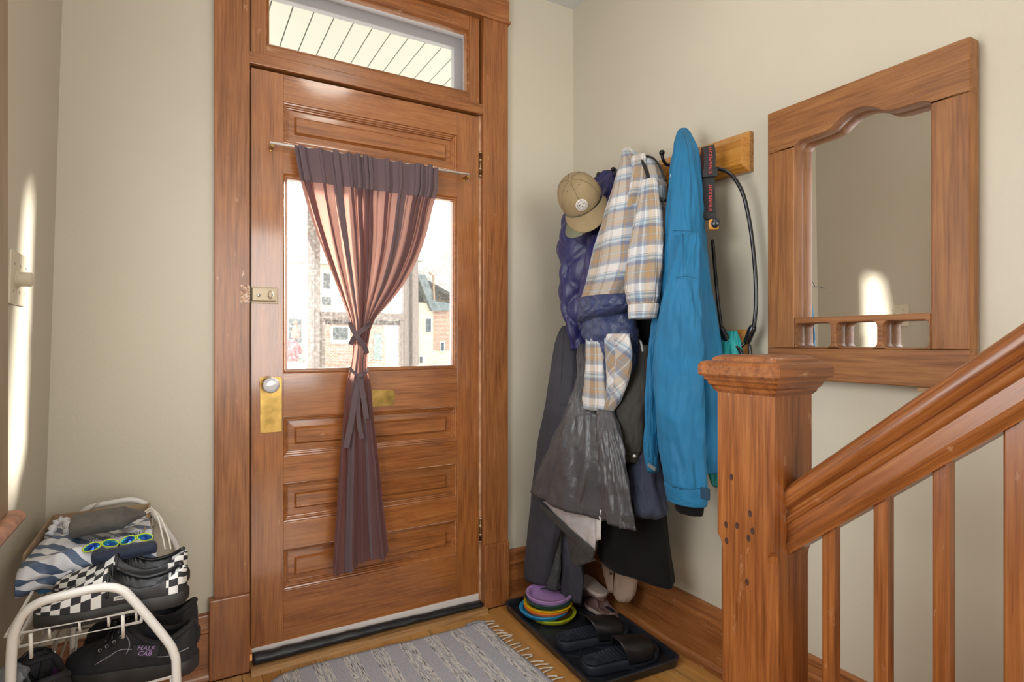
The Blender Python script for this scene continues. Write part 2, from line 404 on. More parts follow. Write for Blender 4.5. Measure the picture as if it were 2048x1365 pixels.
def glass_mat(name, dirt=0.05):
    t = NT(name); tr = t.add('ShaderNodeBsdfTransparent'); gl = t.add('ShaderNodeBsdfGlossy'); gl.inputs['Roughness'].default_value = 0.02
    lw = t.add('ShaderNodeLayerWeight'); lw.inputs['Blend'].default_value = 0.5; fr = t.math('ADD', t.math('MULTIPLY', t.math('POWER', lw.outputs['Facing'], 5.0), 0.8), 0.03)
    m1 = t.add('ShaderNodeMixShader'); t.link(fr, m1.inputs[0]); t.link(tr.outputs[0], m1.inputs[1]); t.link(gl.outputs[0], m1.inputs[2])
    df = t.add('ShaderNodeBsdfTranslucent'); df.inputs['Color'].default_value = (0.9, 0.9, 0.9, 1)
    f = t.noise(t.coord(), 90, 5, 0.7); big = t.noise(t.coord(), 4, 3)
    msk = t.math('MULTIPLY', t.ramp(f, [(0.45, (0, 0, 0)), (0.8, (1, 1, 1))]), t.math('MULTIPLY', big, dirt*3))
    m2 = t.add('ShaderNodeMixShader'); t.link(msk, m2.inputs[0]); t.link(m1.outputs[0], m2.inputs[1]); t.link(df.outputs[0], m2.inputs[2])
    t.link(m2.outputs[0], t.out.inputs['Surface']); return t.m
M_GLASS = glass_mat('dusty_window_glass', 0.10); M_CLEAR = glass_mat('clear_window_glass', 0.02)
MB().box((SL+0.012, DY+0.022, 1.008), (SR-0.012, DY+0.025, 1.686)).build('window_pane', M_GLASS, door)['label'] = 'clear glass pane'
# door furniture
M_BRASS = plain('tarnished_brass', (0.38, 0.25, 0.075), 0.33, 1.0, nscale=14, namt=0.45, bump=0.08)
M_BRONZE = plain('champagne_lock_metal', (0.46, 0.38, 0.26), 0.42, 0.25, nscale=6, namt=0.08)
a = py(520, 755, DY); b = py(564, 864, DY)
pl = MB().box((a.x, DY-0.0022, b.z), (b.x, DY+0.0005, a.z), 0.001).build('escutcheon_plate', M_BRASS, door); pl['label'] = 'long brass plate behind glass knob'
for q in ((a.x+0.005, a.z-0.005), (b.x-0.005, a.z-0.005), (a.x+0.005, b.z+0.005), (b.x-0.005, b.z+0.005)):
    MB().lathe([(0.0, -0.0032), (0.002, -0.003), (0.0025, -0.0015)], (q[0], DY, q[1]), (0, 1, 0), 10).build('screw', M_BRASS, pl)
gk = NT('cut_crystal'); gk.b.inputs['Transmission Weight'].default_value = 0.35; gk.set((0.82, 0.82, 0.86, 1), 0.10, coat=1.0, coat_r=0.03); gk.b.inputs['IOR'].default_value = 1.5
kc = py(545, 771, DY-0.05)
MB().lathe([(0.024, 0), (0.024, -0.004), (0.014, -0.008), (0.010, -0.010), (0.010, -0.028)], (kc.x-0.004, DY-0.002, kc.z), (0, 1, 0), 28).build('knob_rose', M_BRASS, door, smooth=True)
kb = MB(); prof = [(0.011, -0.026), (0.020, -0.030), (0.0265, -0.038), (0.0275, -0.046), (0.024, -0.054), (0.016, -0.059), (0.0, -0.060)]
kb.lathe(prof, (kc.x-0.004, DY-0.002, kc.z), (0, 1, 0), 12); kb.build('knob', gk.m, door)['label'] = 'faceted clear glass knob'
MB().lathe([(0.006, -0.030), (0.008, -0.040), (0.004, -0.052), (0, -0.053)], (kc.x-0.004, DY-0.002, kc.z), (0, 1, 0), 8).build('knob_core', plain('silver_foil', (0.7, 0.68, 0.62), 0.3, 0.9), door)
a = py(503, 574, DY-0.012); b = py(557, 607, DY-0.012)
lk = MB().box((a.x, DY-0.004, b.z-0.002), (b.x, DY, a.z+0.002), 0.002).build('rim_lock', M_BRONZE, door); lk['label'] = 'champagne metal night latch'
MB().box((a.x+0.002, DY-0.020, b.z+0.006), (b.x-0.008, DY-0.003, a.z-0.002), 0.003).build('lock_case', M_BRONZE, lk)
c = py(517, 591, DY-0.02); MB().lathe([(0.0055, 0), (0.0055, -0.006), (0.003, -0.008), (0, -0.008)], (c.x, DY-0.019, c.z), (0, 1, 0), 14).build('lock_button', plain('steel_button', (0.6, 0.6, 0.6), 0.25, 1.0), lk, smooth=True)
c = py(541, 590, DY-0.02)
mb = MB().lathe([(0.010, 0), (0.0115, -0.004), (0.0115, -0.012), (0.008, -0.015), (0, -0.015)], (0, 0, 0), (0, 1, 0), 18); mb.v = [Vector((q.x*0.75+c.x, q.y+DY-0.019, q.z*1.25+c.z)) for q in mb.v]
mb.build('thumb_turn', M_BRONZE, lk, smooth=True)
a = py(741, 781, DY); b = py(790, 811, DY)
MB().prism(round_rect(a.x-0.045, b.z, b.x, a.z, 0.022), DY-0.003, DY+0.001, 'y').build('mail_flap', M_BRASS, door)['label'] = 'worn brass mail slot cover'
for zc in (py(962, 330, DY).z, py(962, 1060, DY).z):
    h = MB().tube([(1.0815, DY-0.004, zc-0.045), (1.0815, DY-0.004, zc+0.045)], 0.006, 12).build('hinge', plain('aged_hinge_metal', (0.20, 0.11, 0.05), 0.35, 0.8, nscale=40, namt=0.5), door, smooth=True)
    for q in (-0.048, -0.018, 0.018, 0.048):
        MB().lathe([(0.0, -0.004), (0.0075, -0.003), (0.0075, 0.003), (0.0, 0.004)], (1.0815, DY-0.004, zc+q), (0, 0, 1), 12).build('knuckle_ring', plain('pale_hinge_metal', (0.5, 0.36, 0.22), 0.35, 0.7), h, smooth=True)
MB().box((DX0+0.002, DY-0.004, 0.012), (DX1-0.002, DY+0.002, 0.0585), 0.001).build('door_sweep', plain('white_sweep', (0.72, 0.66, 0.62), 0.45), door)['label'] = 'white strip along the door bottom'
# threshold and draught roll
struct(MB().prism([(2.066, 0), (2.068, 0.010), (2.080, 0.016), (2.20, 0.020), (2.20, 0)], 0.2015, 1.0855, 'x').build('trim_2', wood('threshold_oak', 'X', dark=(0.25, 0.12, 0.04), mid=(0.40, 0.22, 0.085), light=(0.52, 0.31, 0.14), rough=0.4)), 'worn oak threshold under the front door')
def roll(s, t):
    x = lerp(DX0+0.002, DX1-0.004, s); h = lerp(0.036, 0.020, s**1.5)*(1+0.10*noise.noise(Vector((s*9, 0, 1)))); w = lerp(0.022, 0.018, s)+0.012*max(0, s-0.75)*4*0.4
    a = 2*PI*t; yy = 2.113-w*math.cos(a)*(1+0.15*noise.noise(Vector((s*14, t*3, 2)))); zz = 0.0175+h*0.5*(1-math.sin(a))*(1+0.1*noise.noise(Vector((s*20, t*4, 5))))
    return Vector((x, min(yy, 2.134), zz))
mb = MB().grid(lambda u, v: roll(v, u), 24, 80, closed_u=True)
mb.f.append(tuple(range(24))); mb.f.append(tuple(80*24+k for k in range(24)))
tag(mb.build('draught_stopper', plain('black_nylon', (0.012, 0.013, 0.017), 0.42, bump=0.3, bscale=30), smooth=True), 'long black fabric draught roll lying along the bottom of the front door', 'draught stopper')

# ------------------------------------------------------------------ transom window
tr = thing('window_1', (0.64, 2.15, 2.093), kind='structure'); tr['label'] = 'narrow transom window above the front door'
TY = 2.142
MB().box((0.2075, TY, 2.095), (0.2560, TY+0.04, 2.458), 0.001).build('sash_stile', trim_wood('Z'), tr)
MB().box((1.0330, TY, 2.095), (1.0800, TY+0.04, 2.458), 0.001).build('sash_stile', trim_wood('Z'), tr)
MB().box((0.2562, TY+0.0005, 2.095), (1.0328, TY+0.04, 2.134), 0.001).build('sash_rail', trim_wood('X'), tr)
MB().box((0.2562, TY+0.0005, 2.398), (1.0328, TY+0.04, 2.458), 0.001).build('sash_rail', trim_wood('X'), tr)
nested(0.256, 1.033, 2.134, 2.398, [(0, TY+0.001), (0.003, TY-0.001), (0.006, TY+0.006), (0.009, TY+0.005), (0.011, TY+0.012), (0.012, TY+0.03)], False).build('glazing_bead', trim_wood('X'), tr)
MB().box((0.262, TY+0.020, 2.14), (1.027, TY+0.023, 2.392)).build('window_pane', M_CLEAR, tr)
M_ALU = plain('grey_aluminium', (0.42, 0.42, 0.44), 0.45, 0.3)
v, f = plate_mesh([(0.20, 2.05), (1.052, 2.05), (1.052, 2.412), (0.20, 2.412)], [[(0.235, 2.09), (1.012, 2.09), (1.012, 2.368), (0.235, 2.368)]], 0.03, 0.002)
MB().add([frame_mat((0, 2.265, 0), (1, 0, 0), (0, 0, 1), (0, -1, 0)) @ q for q in v], f).build('storm_frame', M_ALU, tr)
M_WHITE_EXT = plain('white_exterior_paint', (0.75, 0.75, 0.77), 0.5)
MB().box((1.053, 2.246, 2.05), (1.10, 2.30, 2.43)).build('outer_reveal', M_WHITE_EXT, tr)
MB().box((0.19, 2.246, 2.413), (1.053, 2.30, 2.45)).build('outer_reveal', M_WHITE_EXT, tr)
MB().box((1.0535, 2.184, 2.10), (1.0862, 2.2455, 2.46)).build('outer_reveal', M_WHITE_EXT, tr)
MB().box((0.21, 2.184, 2.4135), (1.0530, 2.2455, 2.46)).build('outer_reveal', M_WHITE_EXT, tr)
# outside jamb of the door, painted white
ex = thing('trim_3', (0.64, 2.3, -0.05), kind='structure'); ex['label'] = 'white painted outer frame of the doorway'
MB().box((1.005, 2.246, -0.1), (1.11, 2.280, 2.05), 0.003).build('outer_jamb', M_WHITE_EXT, ex)
MB().box((0.10, 2.246, -0.1), (0.205, 2.300, 2.05), 0.003).build('outer_jamb', M_WHITE_EXT, ex)
MB().box((0.205, 2.246, -0.1), (1.005, 2.300, 0.0), 0.003).build('outer_sill', M_WHITE_EXT, ex)

# ------------------------------------------------------------------ side window at the left edge of the view
w2 = thing('window_2', (-0.34, 0.97, 0.76), kind='structure'); w2['label'] = 'painted side window with rounded wooden stool'
M_TAN = wood('tan_painted_wood', 'Z', dark=(0.24, 0.165, 0.09), mid=(0.29, 0.205, 0.12), light=(0.34, 0.25, 0.15), rough=0.45, coat=0.1)
def lean(mb):
    mb.v = [Vector((q.x+(q.z-0.642)*0.026+0.002, q.y, q.z)) for q in mb.v]; return mb
yc = 1.44
MB().box((-0.338, yc-0.115, 0.779), (-0.2873, yc, 2.30), 0.003).build('casing', M_TAN, w2)
MB().box((-0.338, 0.275, 0.779), (-0.2873, 0.39, 2.30), 0.003).build('casing', M_TAN, w2)
MB().box((-0.325, 0.26, 2.3005), (-0.284, yc+0.012, 2.42), 0.003).build('head_casing', M_TAN, w2)
M_STOOL = plain('worn_stool_paint', (0.34, 0.15, 0.085), 0.4, nscale=30, namt=0.5)
sp = py(40, 1027, 1.56)
stl = [(-0.43, 0.752), (-0.276, 0.752), (-0.268, 0.756), (-0.264, 0.7645), (-0.268, 0.774), (-0.276, 0.7785), (-0.43, 0.7785)]
MB().prism(stl, 0.24, 1.460, 'y').build('stool', M_STOOL, w2, angle=40)['label'] = 'scuffed reddish rounded window stool'
v, f = plate_mesh([(0.40, 0.79), (1.31, 0.79), (1.31, 2.15), (0.40, 2.15)], [[(0.445, 0.83), (1.265, 0.83), (1.265, 1.42), (0.445, 1.42)], [(0.445, 1.46), (1.265, 1.46), (1.265, 2.105), (0.445, 2.105)]], 0.03, 0.002)
lean(MB().add([frame_mat((-0.405, 0, 0), (0, 1, 0), (0, 0, 1), (1, 0, 0)) @ q for q in v], f)).build('sash', plain('sash_white', (0.7, 0.68, 0.62), 0.45), w2)
for z0, z1 in ((0.83, 1.42), (1.46, 2.105)):
    lean(MB().box((-0.407, 0.445, z0), (-0.404, 1.265, z1))).build('window_pane', M_CLEAR, w2)
# unseen window frame added behind the camera to go with the fill light
w3 = thing('window_added', (0.62, -2.52, 0.55), kind='structure')
v, f = plate_mesh([(-0.13, 0.55), (1.37, 0.55), (1.37, 2.35), (-0.13, 2.35)], [[(-0.07, 0.61), (0.59, 0.61), (0.59, 2.29), (-0.07, 2.29)], [(0.65, 0.61), (1.31, 0.61), (1.31, 2.29), (0.65, 2.29)]], 0.04, 0.002)
MB().add([frame_mat((0, -2.56, 0), (1, 0, 0), (0, 0, 1), (0, -1, 0)) @ q for q in v], f).build('sash', plain('sash_white', (0.7, 0.68, 0.62), 0.45), w3)

# ------------------------------------------------------------------ light switch
sw = thing('light_switch', (xl(1.25)+0.001, 1.715, 1.19), 'ivory three gang switch plate with round dimmer knob on the sunlit left wall', 'light switch')
M_IVORY = plain('ivory_plastic', (0.66, 0.60, 0.46), 0.35)
def onwall(mb):
    mb.v = [Vector((q.x+xl(q.z), q.y, q.z)) for q in mb.v]; return mb
onwall(MB().box((0.0005, 1.628, 1.192), (0.007, 1.79, 1.312), 0.003)).build('cover_plate', M_IVORY, sw)
onwall(MB().lathe([(0.020, 0), (0.020, 0.004), (0.0165, 0.006), (0.0165, 0.026), (0.014, 0.028), (0, 0.028)], (0.006, 1.682, 1.250), (1, 0, 0), 28)).build('dimmer_knob', M_IVORY, sw, angle=40)
onwall(MB().box((0.006, 1.758, 1.243), (0.021, 1.768, 1.256), 0.002)).build('toggle', M_IVORY, sw)
for yy in (1.655, 1.709, 1.763):
    for zz in (1.282, 1.222):
        onwall(MB().lathe([(0.003, 0), (0.003, 0.0015), (0, 0.002)], (0.0065, yy, zz), (1, 0, 0), 10)).build('screw', plain('screw_metal', (0.35, 0.33, 0.3), 0.4, 0.8), sw)

# ------------------------------------------------------------------ ceiling lamp (above the frame; lights the hall)
lp = thing('ceiling_lamp', (0.72, 0.95, ZC), 'frosted glass bowl lamp on the hall ceiling', 'lamp')
MB().lathe([(0.0, 0), (0.16, 0), (0.16, -0.02), (0.12, -0.03)], (0.72, 0.95, ZC-0.0005), (0, 0, 1), 32).build('lamp_base', plain('lamp_brass', (0.5, 0.4, 0.25), 0.3, 0.9), lp, smooth=True)
lt = NT('lit_frosted_glass'); lt.b.inputs['Emission Color'].default_value = (1.0, 0.93, 0.82, 1); lt.b.inputs['Emission Strength'].default_value = 15.5; lt.set((0.9, 0.88, 0.82, 1), 0.4)
MB().lathe([(0.155, -0.022), (0.15, -0.05), (0.12, -0.085), (0.07, -0.105), (0.0, -0.112)], (0.72, 0.95, ZC), (0, 0, 1), 32).build('lamp_shade', lt.m, lp, smooth=True)
# ------------------------------------------------------------------ stair railing with newel
NX, NY, NSX, NSY = 0.900, 0.6415, 0.114, 0.124
rl = thing('stair_railing', (NX+NSX/2, NY+NSY/2, 0), 'worn brown wooden stair railing with square newel post and slim balusters', 'railing')
def sq_ring(z, g, ch):
    x0, x1, y0, y1 = NX-g, NX+NSX+g, NY-g, NY+NSY+g
    return [(x0+ch, y0, z), (x1-ch, y0, z), (x1, y0+ch, z), (x1, y1-ch, z), (x1-ch, y1, z), (x0+ch, y1, z), (x0, y1-ch, z), (x0, y0+ch, z)]
def loft(rings, cap=True):
    n = len(rings[0]); vs_ = [q for r in rings for q in r]; fs = []
    for i in range(len(rings)-1):
        for k in range(n): fs.append((i*n+k, i*n+(k+1) % n, (i+1)*n+(k+1) % n, (i+1)*n+k))
    if cap: fs += [tuple(range(n-1, -1, -1)), tuple((len(rings)-1)*n+k for k in range(n))]
    return MB().add(vs_, fs)
post = loft([sq_ring(0.0, 0, 0.015), sq_ring(0.715, 0, 0.015), sq_ring(0.728, 0, 0.012), sq_ring(0.738, 0, 0.0035), sq_ring(1.035, 0, 0.0035)]).build('newel_post', stair_wood('Z'), rl)
mb = loft([sq_ring(1.012, 0.001, 0.003), sq_ring(1.018, 0.006, 0.003), sq_ring(1.023, 0.007, 0.003), sq_ring(1.027, 0.012, 0.004), sq_ring(1.033, 0.014, 0.004), sq_ring(1.037, 0.018, 0.004), sq_ring(1.043, 0.019, 0.004)])
mb.build('cap_moulding', stair_wood('X'), post)
loft([sq_ring(1.043, 0.024, 0.004), sq_ring(1.047, 0.027, 0.006), sq_ring(1.064, 0.027, 0.006), sq_ring(1.070, 0.024, 0.007), sq_ring(1.0725, 0.016, 0.006)]).build('cap_slab', stair_wood('X'), post)
loft([sq_ring(1.072, 0.008, 0.004), sq_ring(1.0775, 0.007, 0.004), sq_ring(1.081, 0.002, 0.004), sq_ring(1.084, -0.008, 0.004)]).build('cap_top', stair_wood('X'), post)
random.seed(11)
for u, v in ((1452, 1050), (1474, 1052), (1505, 1063), (1500, 1028), (1497, 1077), (1453, 1082), (1463, 955), (1494, 1165)):   # old bolt holes in the side face
    c = px(u, v, NX)
    mb = MB().lathe([(0.0, 0.0), (0.0050, 0.0004), (0.0060, -0.0006), (0.0042, -0.0012), (0.0, -0.0005)], (0, 0, 0), (-1, 0, 0), 9)
    mb.v = [Vector((q.x, q.y*0.8, q.z*1.25))+c for q in mb.v]
    mb.build('bolt_hole_plug', plain('dark_plug', (0.045, 0.014, 0.006), 0.6), post)
RX = 0.9585; RSL = 0.850; RY0 = NY+0.004; RZ0 = 0.728
def rail_z(y): return RZ0+(NY-y)*RSL
hp = [(0.017, 0), (0.018, 0.005), (0.0245, 0.009), (0.0255, 0.013), (0.0225, 0.017), (0.0195, 0.019), (0.0195, 0.041), (0.024, 0.043), (0.0265, 0.047), (0.0245, 0.052), (0.0185, 0.055), (0.017, 0.059), (0.021, 0.061), (0.028, 0.066), (0.0310, 0.074), (0.0295, 0.083), (0.0235, 0.091), (0.013, 0.0955), (0, 0.097)]
hp = hp+[(-a, b) for a, b in reversed(hp[:-1])]
pts = [Vector((RX, y, rail_z(y))) for y in [RY0-0.04*i for i in range(17)]]
stw = stair_wood('R')
MB().sweep(hp, pts).build('handrail', stw, rl, angle=50)
def step_z(y): return 0.19*(math.floor((0.585-y)/0.2235)+1)
for k, by in enumerate((0.5625, 0.4785, 0.3965, 0.3130, 0.2300, 0.1470)):
    bx0, bx1 = 0.9465, 0.9695; b0, b1 = by, by+0.0215; zb = step_z(by+0.01); ch = 0.003
    def rg(z, bx0=bx0, bx1=bx1, b0=b0, b1=b1): return [(bx0+ch, b0, z), (bx1-ch, b0, z), (bx1, b0+ch, z), (bx1, b1-ch, z), (bx1-ch, b1, z), (bx0+ch, b1, z), (bx0, b1-ch, z), (bx0, b0+ch, z)]
    top = [(q[0], q[1], rail_z(q[1])+0.004) for q in rg(0)]
    loft([rg(zb), top]).build('baluster', stw if False else stair_wood('Z'), rl)
# the stairs themselves, below the frame
stp = thing('stairs_1', (1.25, 0.2, 0), kind='structure'); stp['label'] = 'wooden stairs rising behind the railing'
for k in range(1, 4):
    y1 = 0.585-(k-1)*0.2235
    MB().box((0.925, y1-0.245, 0.19*k-0.028), (XW-0.04, y1+0.02, 0.19*k), 0.004).build('tread', stair_wood('X'), stp)
    MB().box((0.935, y1-0.02, 0.19*(k-1)), (XW-0.04, y1, 0.19*k-0.028)).build('riser', stair_wood('X'), stp)
MB().prism([(0.585, 0.0), (0.585, 0.15), (-0.05, 0.15+0.635*RSL), (-0.05, 0)], 0.93, 0.948, 'x').build('stringer', stair_wood('Y'), stp)

# ------------------------------------------------------------------ mirror
XM = 1.515
mi = thing('wall_mirror', (1.54, 0.847, 1.0), 'heavy stained pine wall mirror with scalloped top and three small panes below', 'mirror')
MF = frame_mat((XM+0.0225, 0, 0), (0, 1, 0), (0, 0, 1), (-1, 0, 0))
def wall_piece(name, poly, holes, m, parent, bev=0.0025, M=MF, thick=0.045):
    v, f = plate_mesh(poly, holes, thick, bev)
    mb = MB(); mb.add([M @ q for q in v], f)
    return mb.build(name, m, parent, angle=30)
y0, y1, yi0, yi1, zt = 0.594, 1.100, 0.6705, 1.0145, 1.665; cy = (yi0+yi1)/2
scal = []
for k in range(7):
    a = PI-k/6*PI/2; scal.append((yi0+0.024+0.024*math.cos(a), zt-0.006+0.018*math.sin(a)))
scal += [(cy-0.09, 1.679), (cy-0.072, 1.683)]
for k in range(0, 11):
    t = k/10; scal.append((cy-0.066+0.132*t, 1.684+0.030*math.sin(PI*t)**0.8))
scal += [(2*cy-p[0], p[1]) for p in reversed(scal[:9])]
wall_piece('top_rail', [(y0, zt)]+[(yi0, zt)]+scal[0:]+[(yi1, zt), (y1, zt), (y1, 1.787), (y0, 1.787)], [], mirror_wood('Y'), mi)
wall_piece('stile', [(y0, 1.0905), (yi0, 1.0905), (yi0, zt-0.0005), (y0, zt-0.0005)], [], mirror_wood('Z'), mi)
wall_piece('stile', [(yi1, 1.0905), (y1, 1.0905), (y1, zt-0.0005), (yi1, zt-0.0005)], [], mirror_wood('Z'), mi)
wall_piece('bottom_rail', [(y0, 1.001), (y1, 1.001), (y1, 1.090), (y0, 1.090)], [], mirror_wood('Y'), mi)
cells = [list(reversed(round_rect(a, 1.0935, b, 1.1600, 0.013))) for a, b in ((0.6735, 0.7765), (0.7905, 0.8945), (0.9085, 1.0115))]
wall_piece('divider', [(yi0+0.0005, 1.0905), (yi1-0.0005, 1.0905), (yi1-0.0005, 1.176), (yi0+0.0005, 1.176)], cells, mirror_wood('Y'), mi)
tm = NT('mirror_glass'); tm.set((0.96, 0.96, 0.95, 1), 0.012, 1.0)
MB().box((1.5585, 0.625, 1.03), (1.5625, 1.07, 1.75)).build('mirror_glass', tm.m, mi)
c = px(1857, 772, 1.54); MB().box((1.525, c.y-0.018, 0.990), (1.560, c.y+0.018, 1.0015), 0.002).build('support_cleat', plain('pale_pine', (0.45, 0.27, 0.13), 0.5), mi)

# ------------------------------------------------------------------ coat rails
M_BLACKM = plain('black_hook_metal', (0.012, 0.012, 0.016), 0.3, 0.4)
def coat_rail(label, ya, yb, z0, z1, tilt, hooks):
    o = thing('coat_rail', (1.55, (ya+yb)/2, z0), label, 'coat rail')
    mb = MB(); vs_ = []; steps = [(0, XW-0.0005), (0, 1.5465), (0.024, 1.5300)]
    for ins, x in steps: vs_ += [(x, ya+ins*0.85, z0+ins), (x, yb-ins*0.85, z0+ins), (x, yb-ins*0.85, z1-ins), (x, ya+ins*0.85, z1-ins)]
    vs_ = [(x, y, z+(y-ya)*tilt) for x, y, z in vs_]
    fs = [(0, 1, 2, 3), (8, 9, 10, 11)]
    for i in range(2):
        for k in range(4): fs.append((i*4+k, i*4+(k+1) % 4, (i+1)*4+(k+1) % 4, (i+1)*4+k))
    mb.add(vs_, fs).build('board', honey_wood('Y'), o)
    zc = (z0+z1)/2
    for hy in hooks:
        zz = zc+0.018+(hy-ya)*tilt
        hk = MB().lathe([(0, 0), (0.019, 0), (0.019, -0.004), (0.012, -0.010), (0, -0.011)], (1.530, hy, zz), (1, 0, 0), 20).build('hook', M_BLACKM, o, smooth=True)
        p = smooth_path([(1.522, hy, zz), (1.505, hy, zz-0.004), (1.480, hy, zz-0.004), (1.462, hy, zz+0.012), (1.457, hy, zz+0.030)], 5)
        MB().tube(p, 0.0055, 8).build('prong', M_BLACKM, hk, smooth=True)
        MB().lathe([(0, -0.010), (0.008, -0.007), (0.0105, 0), (0.008, 0.007), (0, 0.010)], (1.457, hy, zz+0.034), (0, 0, 1), 12).build('prong_ball', M_BLACKM, hk, smooth=True)
    return o
coat_rail('long honey wood coat rail fixed to the wall above the jackets', 1.186, 1.870, 1.6445, 1.7705, 0.033, (1.345, 1.475, 1.605, 1.735, 1.825))
coat_rail('lower honey wood coat rail mostly hidden by hanging clothes', 1.200, 1.880, 1.020, 1.1465, 0.0, (1.243, 1.40, 1.56, 1.72, 1.82))

# ------------------------------------------------------------------ curtain rod and curtain on the door
ZR = 1.7865; YC = 2.102
rod = thing('curtain_rod', (0.645, YC, ZR), 'slim white curtain rod fixed across the top of the door window', 'curtain rod')
MB().tube([(py(540, 290, YC).x, YC, ZR), (py(939, 357, YC).x, YC, ZR)], 0.0042, 10).build('rod', plain('white_rod', (0.72, 0.66, 0.62), 0.35), rod, smooth=True)
for x in (py(545, 297, YC).x, py(936, 357, YC).x):
    MB().box((x-0.006, YC-0.004, ZR-0.014), (x+0.006, DY, ZR-0.005), 0.001).build('bracket', M_BRASS, rod)
    MB().lathe([(0, -0.001), (0.004, 0), (0.004, 0.003), (0, 0.004)], (x+0.0, DY-0.005, ZR-0.016), (0, 1, 0), 10).build('screw', M_BRASS, rod)
def cloth_translucent(name, base, trans, amount, thick_bands=False):
    t = NT(name); t.set(base, 0.8, sheen=0.15, spec=0.25)
    tr_ = t.add('ShaderNodeBsdfTranslucent'); tr_.inputs['Color'].default_value = (*trans, 1)
    mx = t.add('ShaderNodeMixShader'); mx.inputs[0].default_value = amount
    if thick_bands:   # doubled cloth along two sewn seams and at the rod pocket
        uv = t.add('ShaderNodeTexCoord'); sx = t.add('ShaderNodeSeparateXYZ'); t.link(uv.outputs['UV'], sx.inputs[0])
        x, y = sx.outputs[0], sx.outputs[1]
        b1 = t.math('LESS_THAN', t.math('ABSOLUTE', t.math('SUBTRACT', x, 0.275)), 0.030)
        b2 = t.math('LESS_THAN', t.math('ABSOLUTE', t.math('SUBTRACT', x, 0.735)), 0.026)
        b3 = t.math('LESS_THAN', y, 0.083)
        dbl = t.math('MAXIMUM', t.math('MAXIMUM', b1, b2), b3)
        t.link(t.math('MULTIPLY', t.math('SUBTRACT', 1.0, t.math('MULTIPLY', dbl, 0.93)), amount), mx.inputs[0])
    t.bump(t.noise(t.coord(), 420, 2), 0.12, 0.0006)
    t.link(t.b.outputs[0], mx.inputs[1]); t.link(tr_.outputs[0], mx.inputs[2]); t.link(mx.outputs[0], t.out.inputs['Surface']); return t.m
M_CURT = cloth_translucent('mauve_curtain', (0.120, 0.082, 0.090, 1), (0.85, 0.44, 0.34), 0.40, True)
M_CURT2 = cloth_translucent('mauve_curtain_tie', (0.120, 0.082, 0.090, 1), (0.3, 0.15, 0.12), 0.06)
Lp = [(583, 291), (587, 318), (592, 345), (602, 385), (616, 430), (634, 480), (658, 540), (680, 595), (697, 640), (704, 672), (703, 705), (699, 735), (690, 775), (684, 840), (676, 930), (670, 1030), (664, 1110), (662, 1150)]
Rp = [(875, 337), (873, 362), (872, 384), (862, 420), (850, 470), (832, 520), (803, 573), (772, 612), (749, 638), (738, 668), (735, 700), (733, 735), (741, 775), (746, 840), (756, 930), (764, 1010), (771, 1070), (776, 1104)]
Lw = [py(u, v, YC-0.004) for u, v in Lp]; Rw = [py(u, v, YC-0.004) for u, v in Rp]
cum = [0]
for i in range(1, len(Lw)): cum.append(cum[-1]+((Lw[i]+Rw[i])/2-(Lw[i-1]+Rw[i-1])/2).length)
cum = [c/cum[-1] for c in cum]
def at_t(P, t):
    for i in range(len(cum)-1):
        if t <= cum[i+1] or i == len(cum)-2:
            a = (t-cum[i])/(cum[i+1]-cum[i]); p0 = P[max(i-1, 0)]; p1 = P[i]; p2 = P[i+1]; p3 = P[min(i+2, len(P)-1)]
            return 0.5*((2*p1)+(p2-p0)*a+(2*p0-5*p1+4*p2-p3)*a*a+(3*p1-p0-3*p2+p3)*a**3)
T_TIE = cum[8]
def curt(s, t):
    l = at_t(Lw, t); r = at_t(Rw, t)
    ss = s+0.014*math.sin(s*2*PI*5+1.3)+0.010*math.sin(s*2*PI*9)
    ss = max(0, min(1, ss)); p = l.lerp(r, ss)
    n = 13 if t < T_TIE+0.06 else 4.0
    k = abs(t-(T_TIE+0.02))/0.12; squeeze = math.exp(-k*k)
    amp = 0.013+0.009*min(1, t/0.2); amp = lerp(amp, 0.016, squeeze)
    if t > T_TIE+0.06: amp = 0.012+0.026*min(1, (t-T_TIE-0.06)/0.3)
    ph = 2*PI*n*(s+0.03*math.sin(6.3*s*2+0.7))+1.5*noise.noise(Vector((s*3, t*2, 4)))
    w = math.sin(ph); w = math.copysign(abs(w)**0.75, w)
    edge = min(1, s/0.05, (1-s)/0.05)
    y = YC-0.006-amp*(0.5+0.5*w)*(0.4+0.6*edge)-0.016*squeeze*math.sin(PI*s)-0.004*noise.noise(Vector((s*14, t*9, 1)))
    z = p.z
    if t < 0.012: z += 0.006*noise.noise(Vector((s*26, 0, 8)))+0.004*math.sin(ph)
    if t < 0.09: y -= 0.004*math.sin(PI*t/0.09)
    if t > 0.93: z += 0.010*math.sin(s*2*PI*1.6+2.4)*(t-0.93)/0.07
    pitch = (r-l).length/n
    return Vector((p.x+0.23*pitch*math.sin(2*ph)*edge*(1.25 if t < T_TIE+0.06 else 0.7), y, z))
cu = thing('door_curtain', (0.645, YC-0.01, 0.30), 'mauve brown gathered curtain tied in the middle over the door window', 'curtain')
MB().grid(curt, 220, 150).build('curtain_panel', M_CURT, cu, smooth=True)
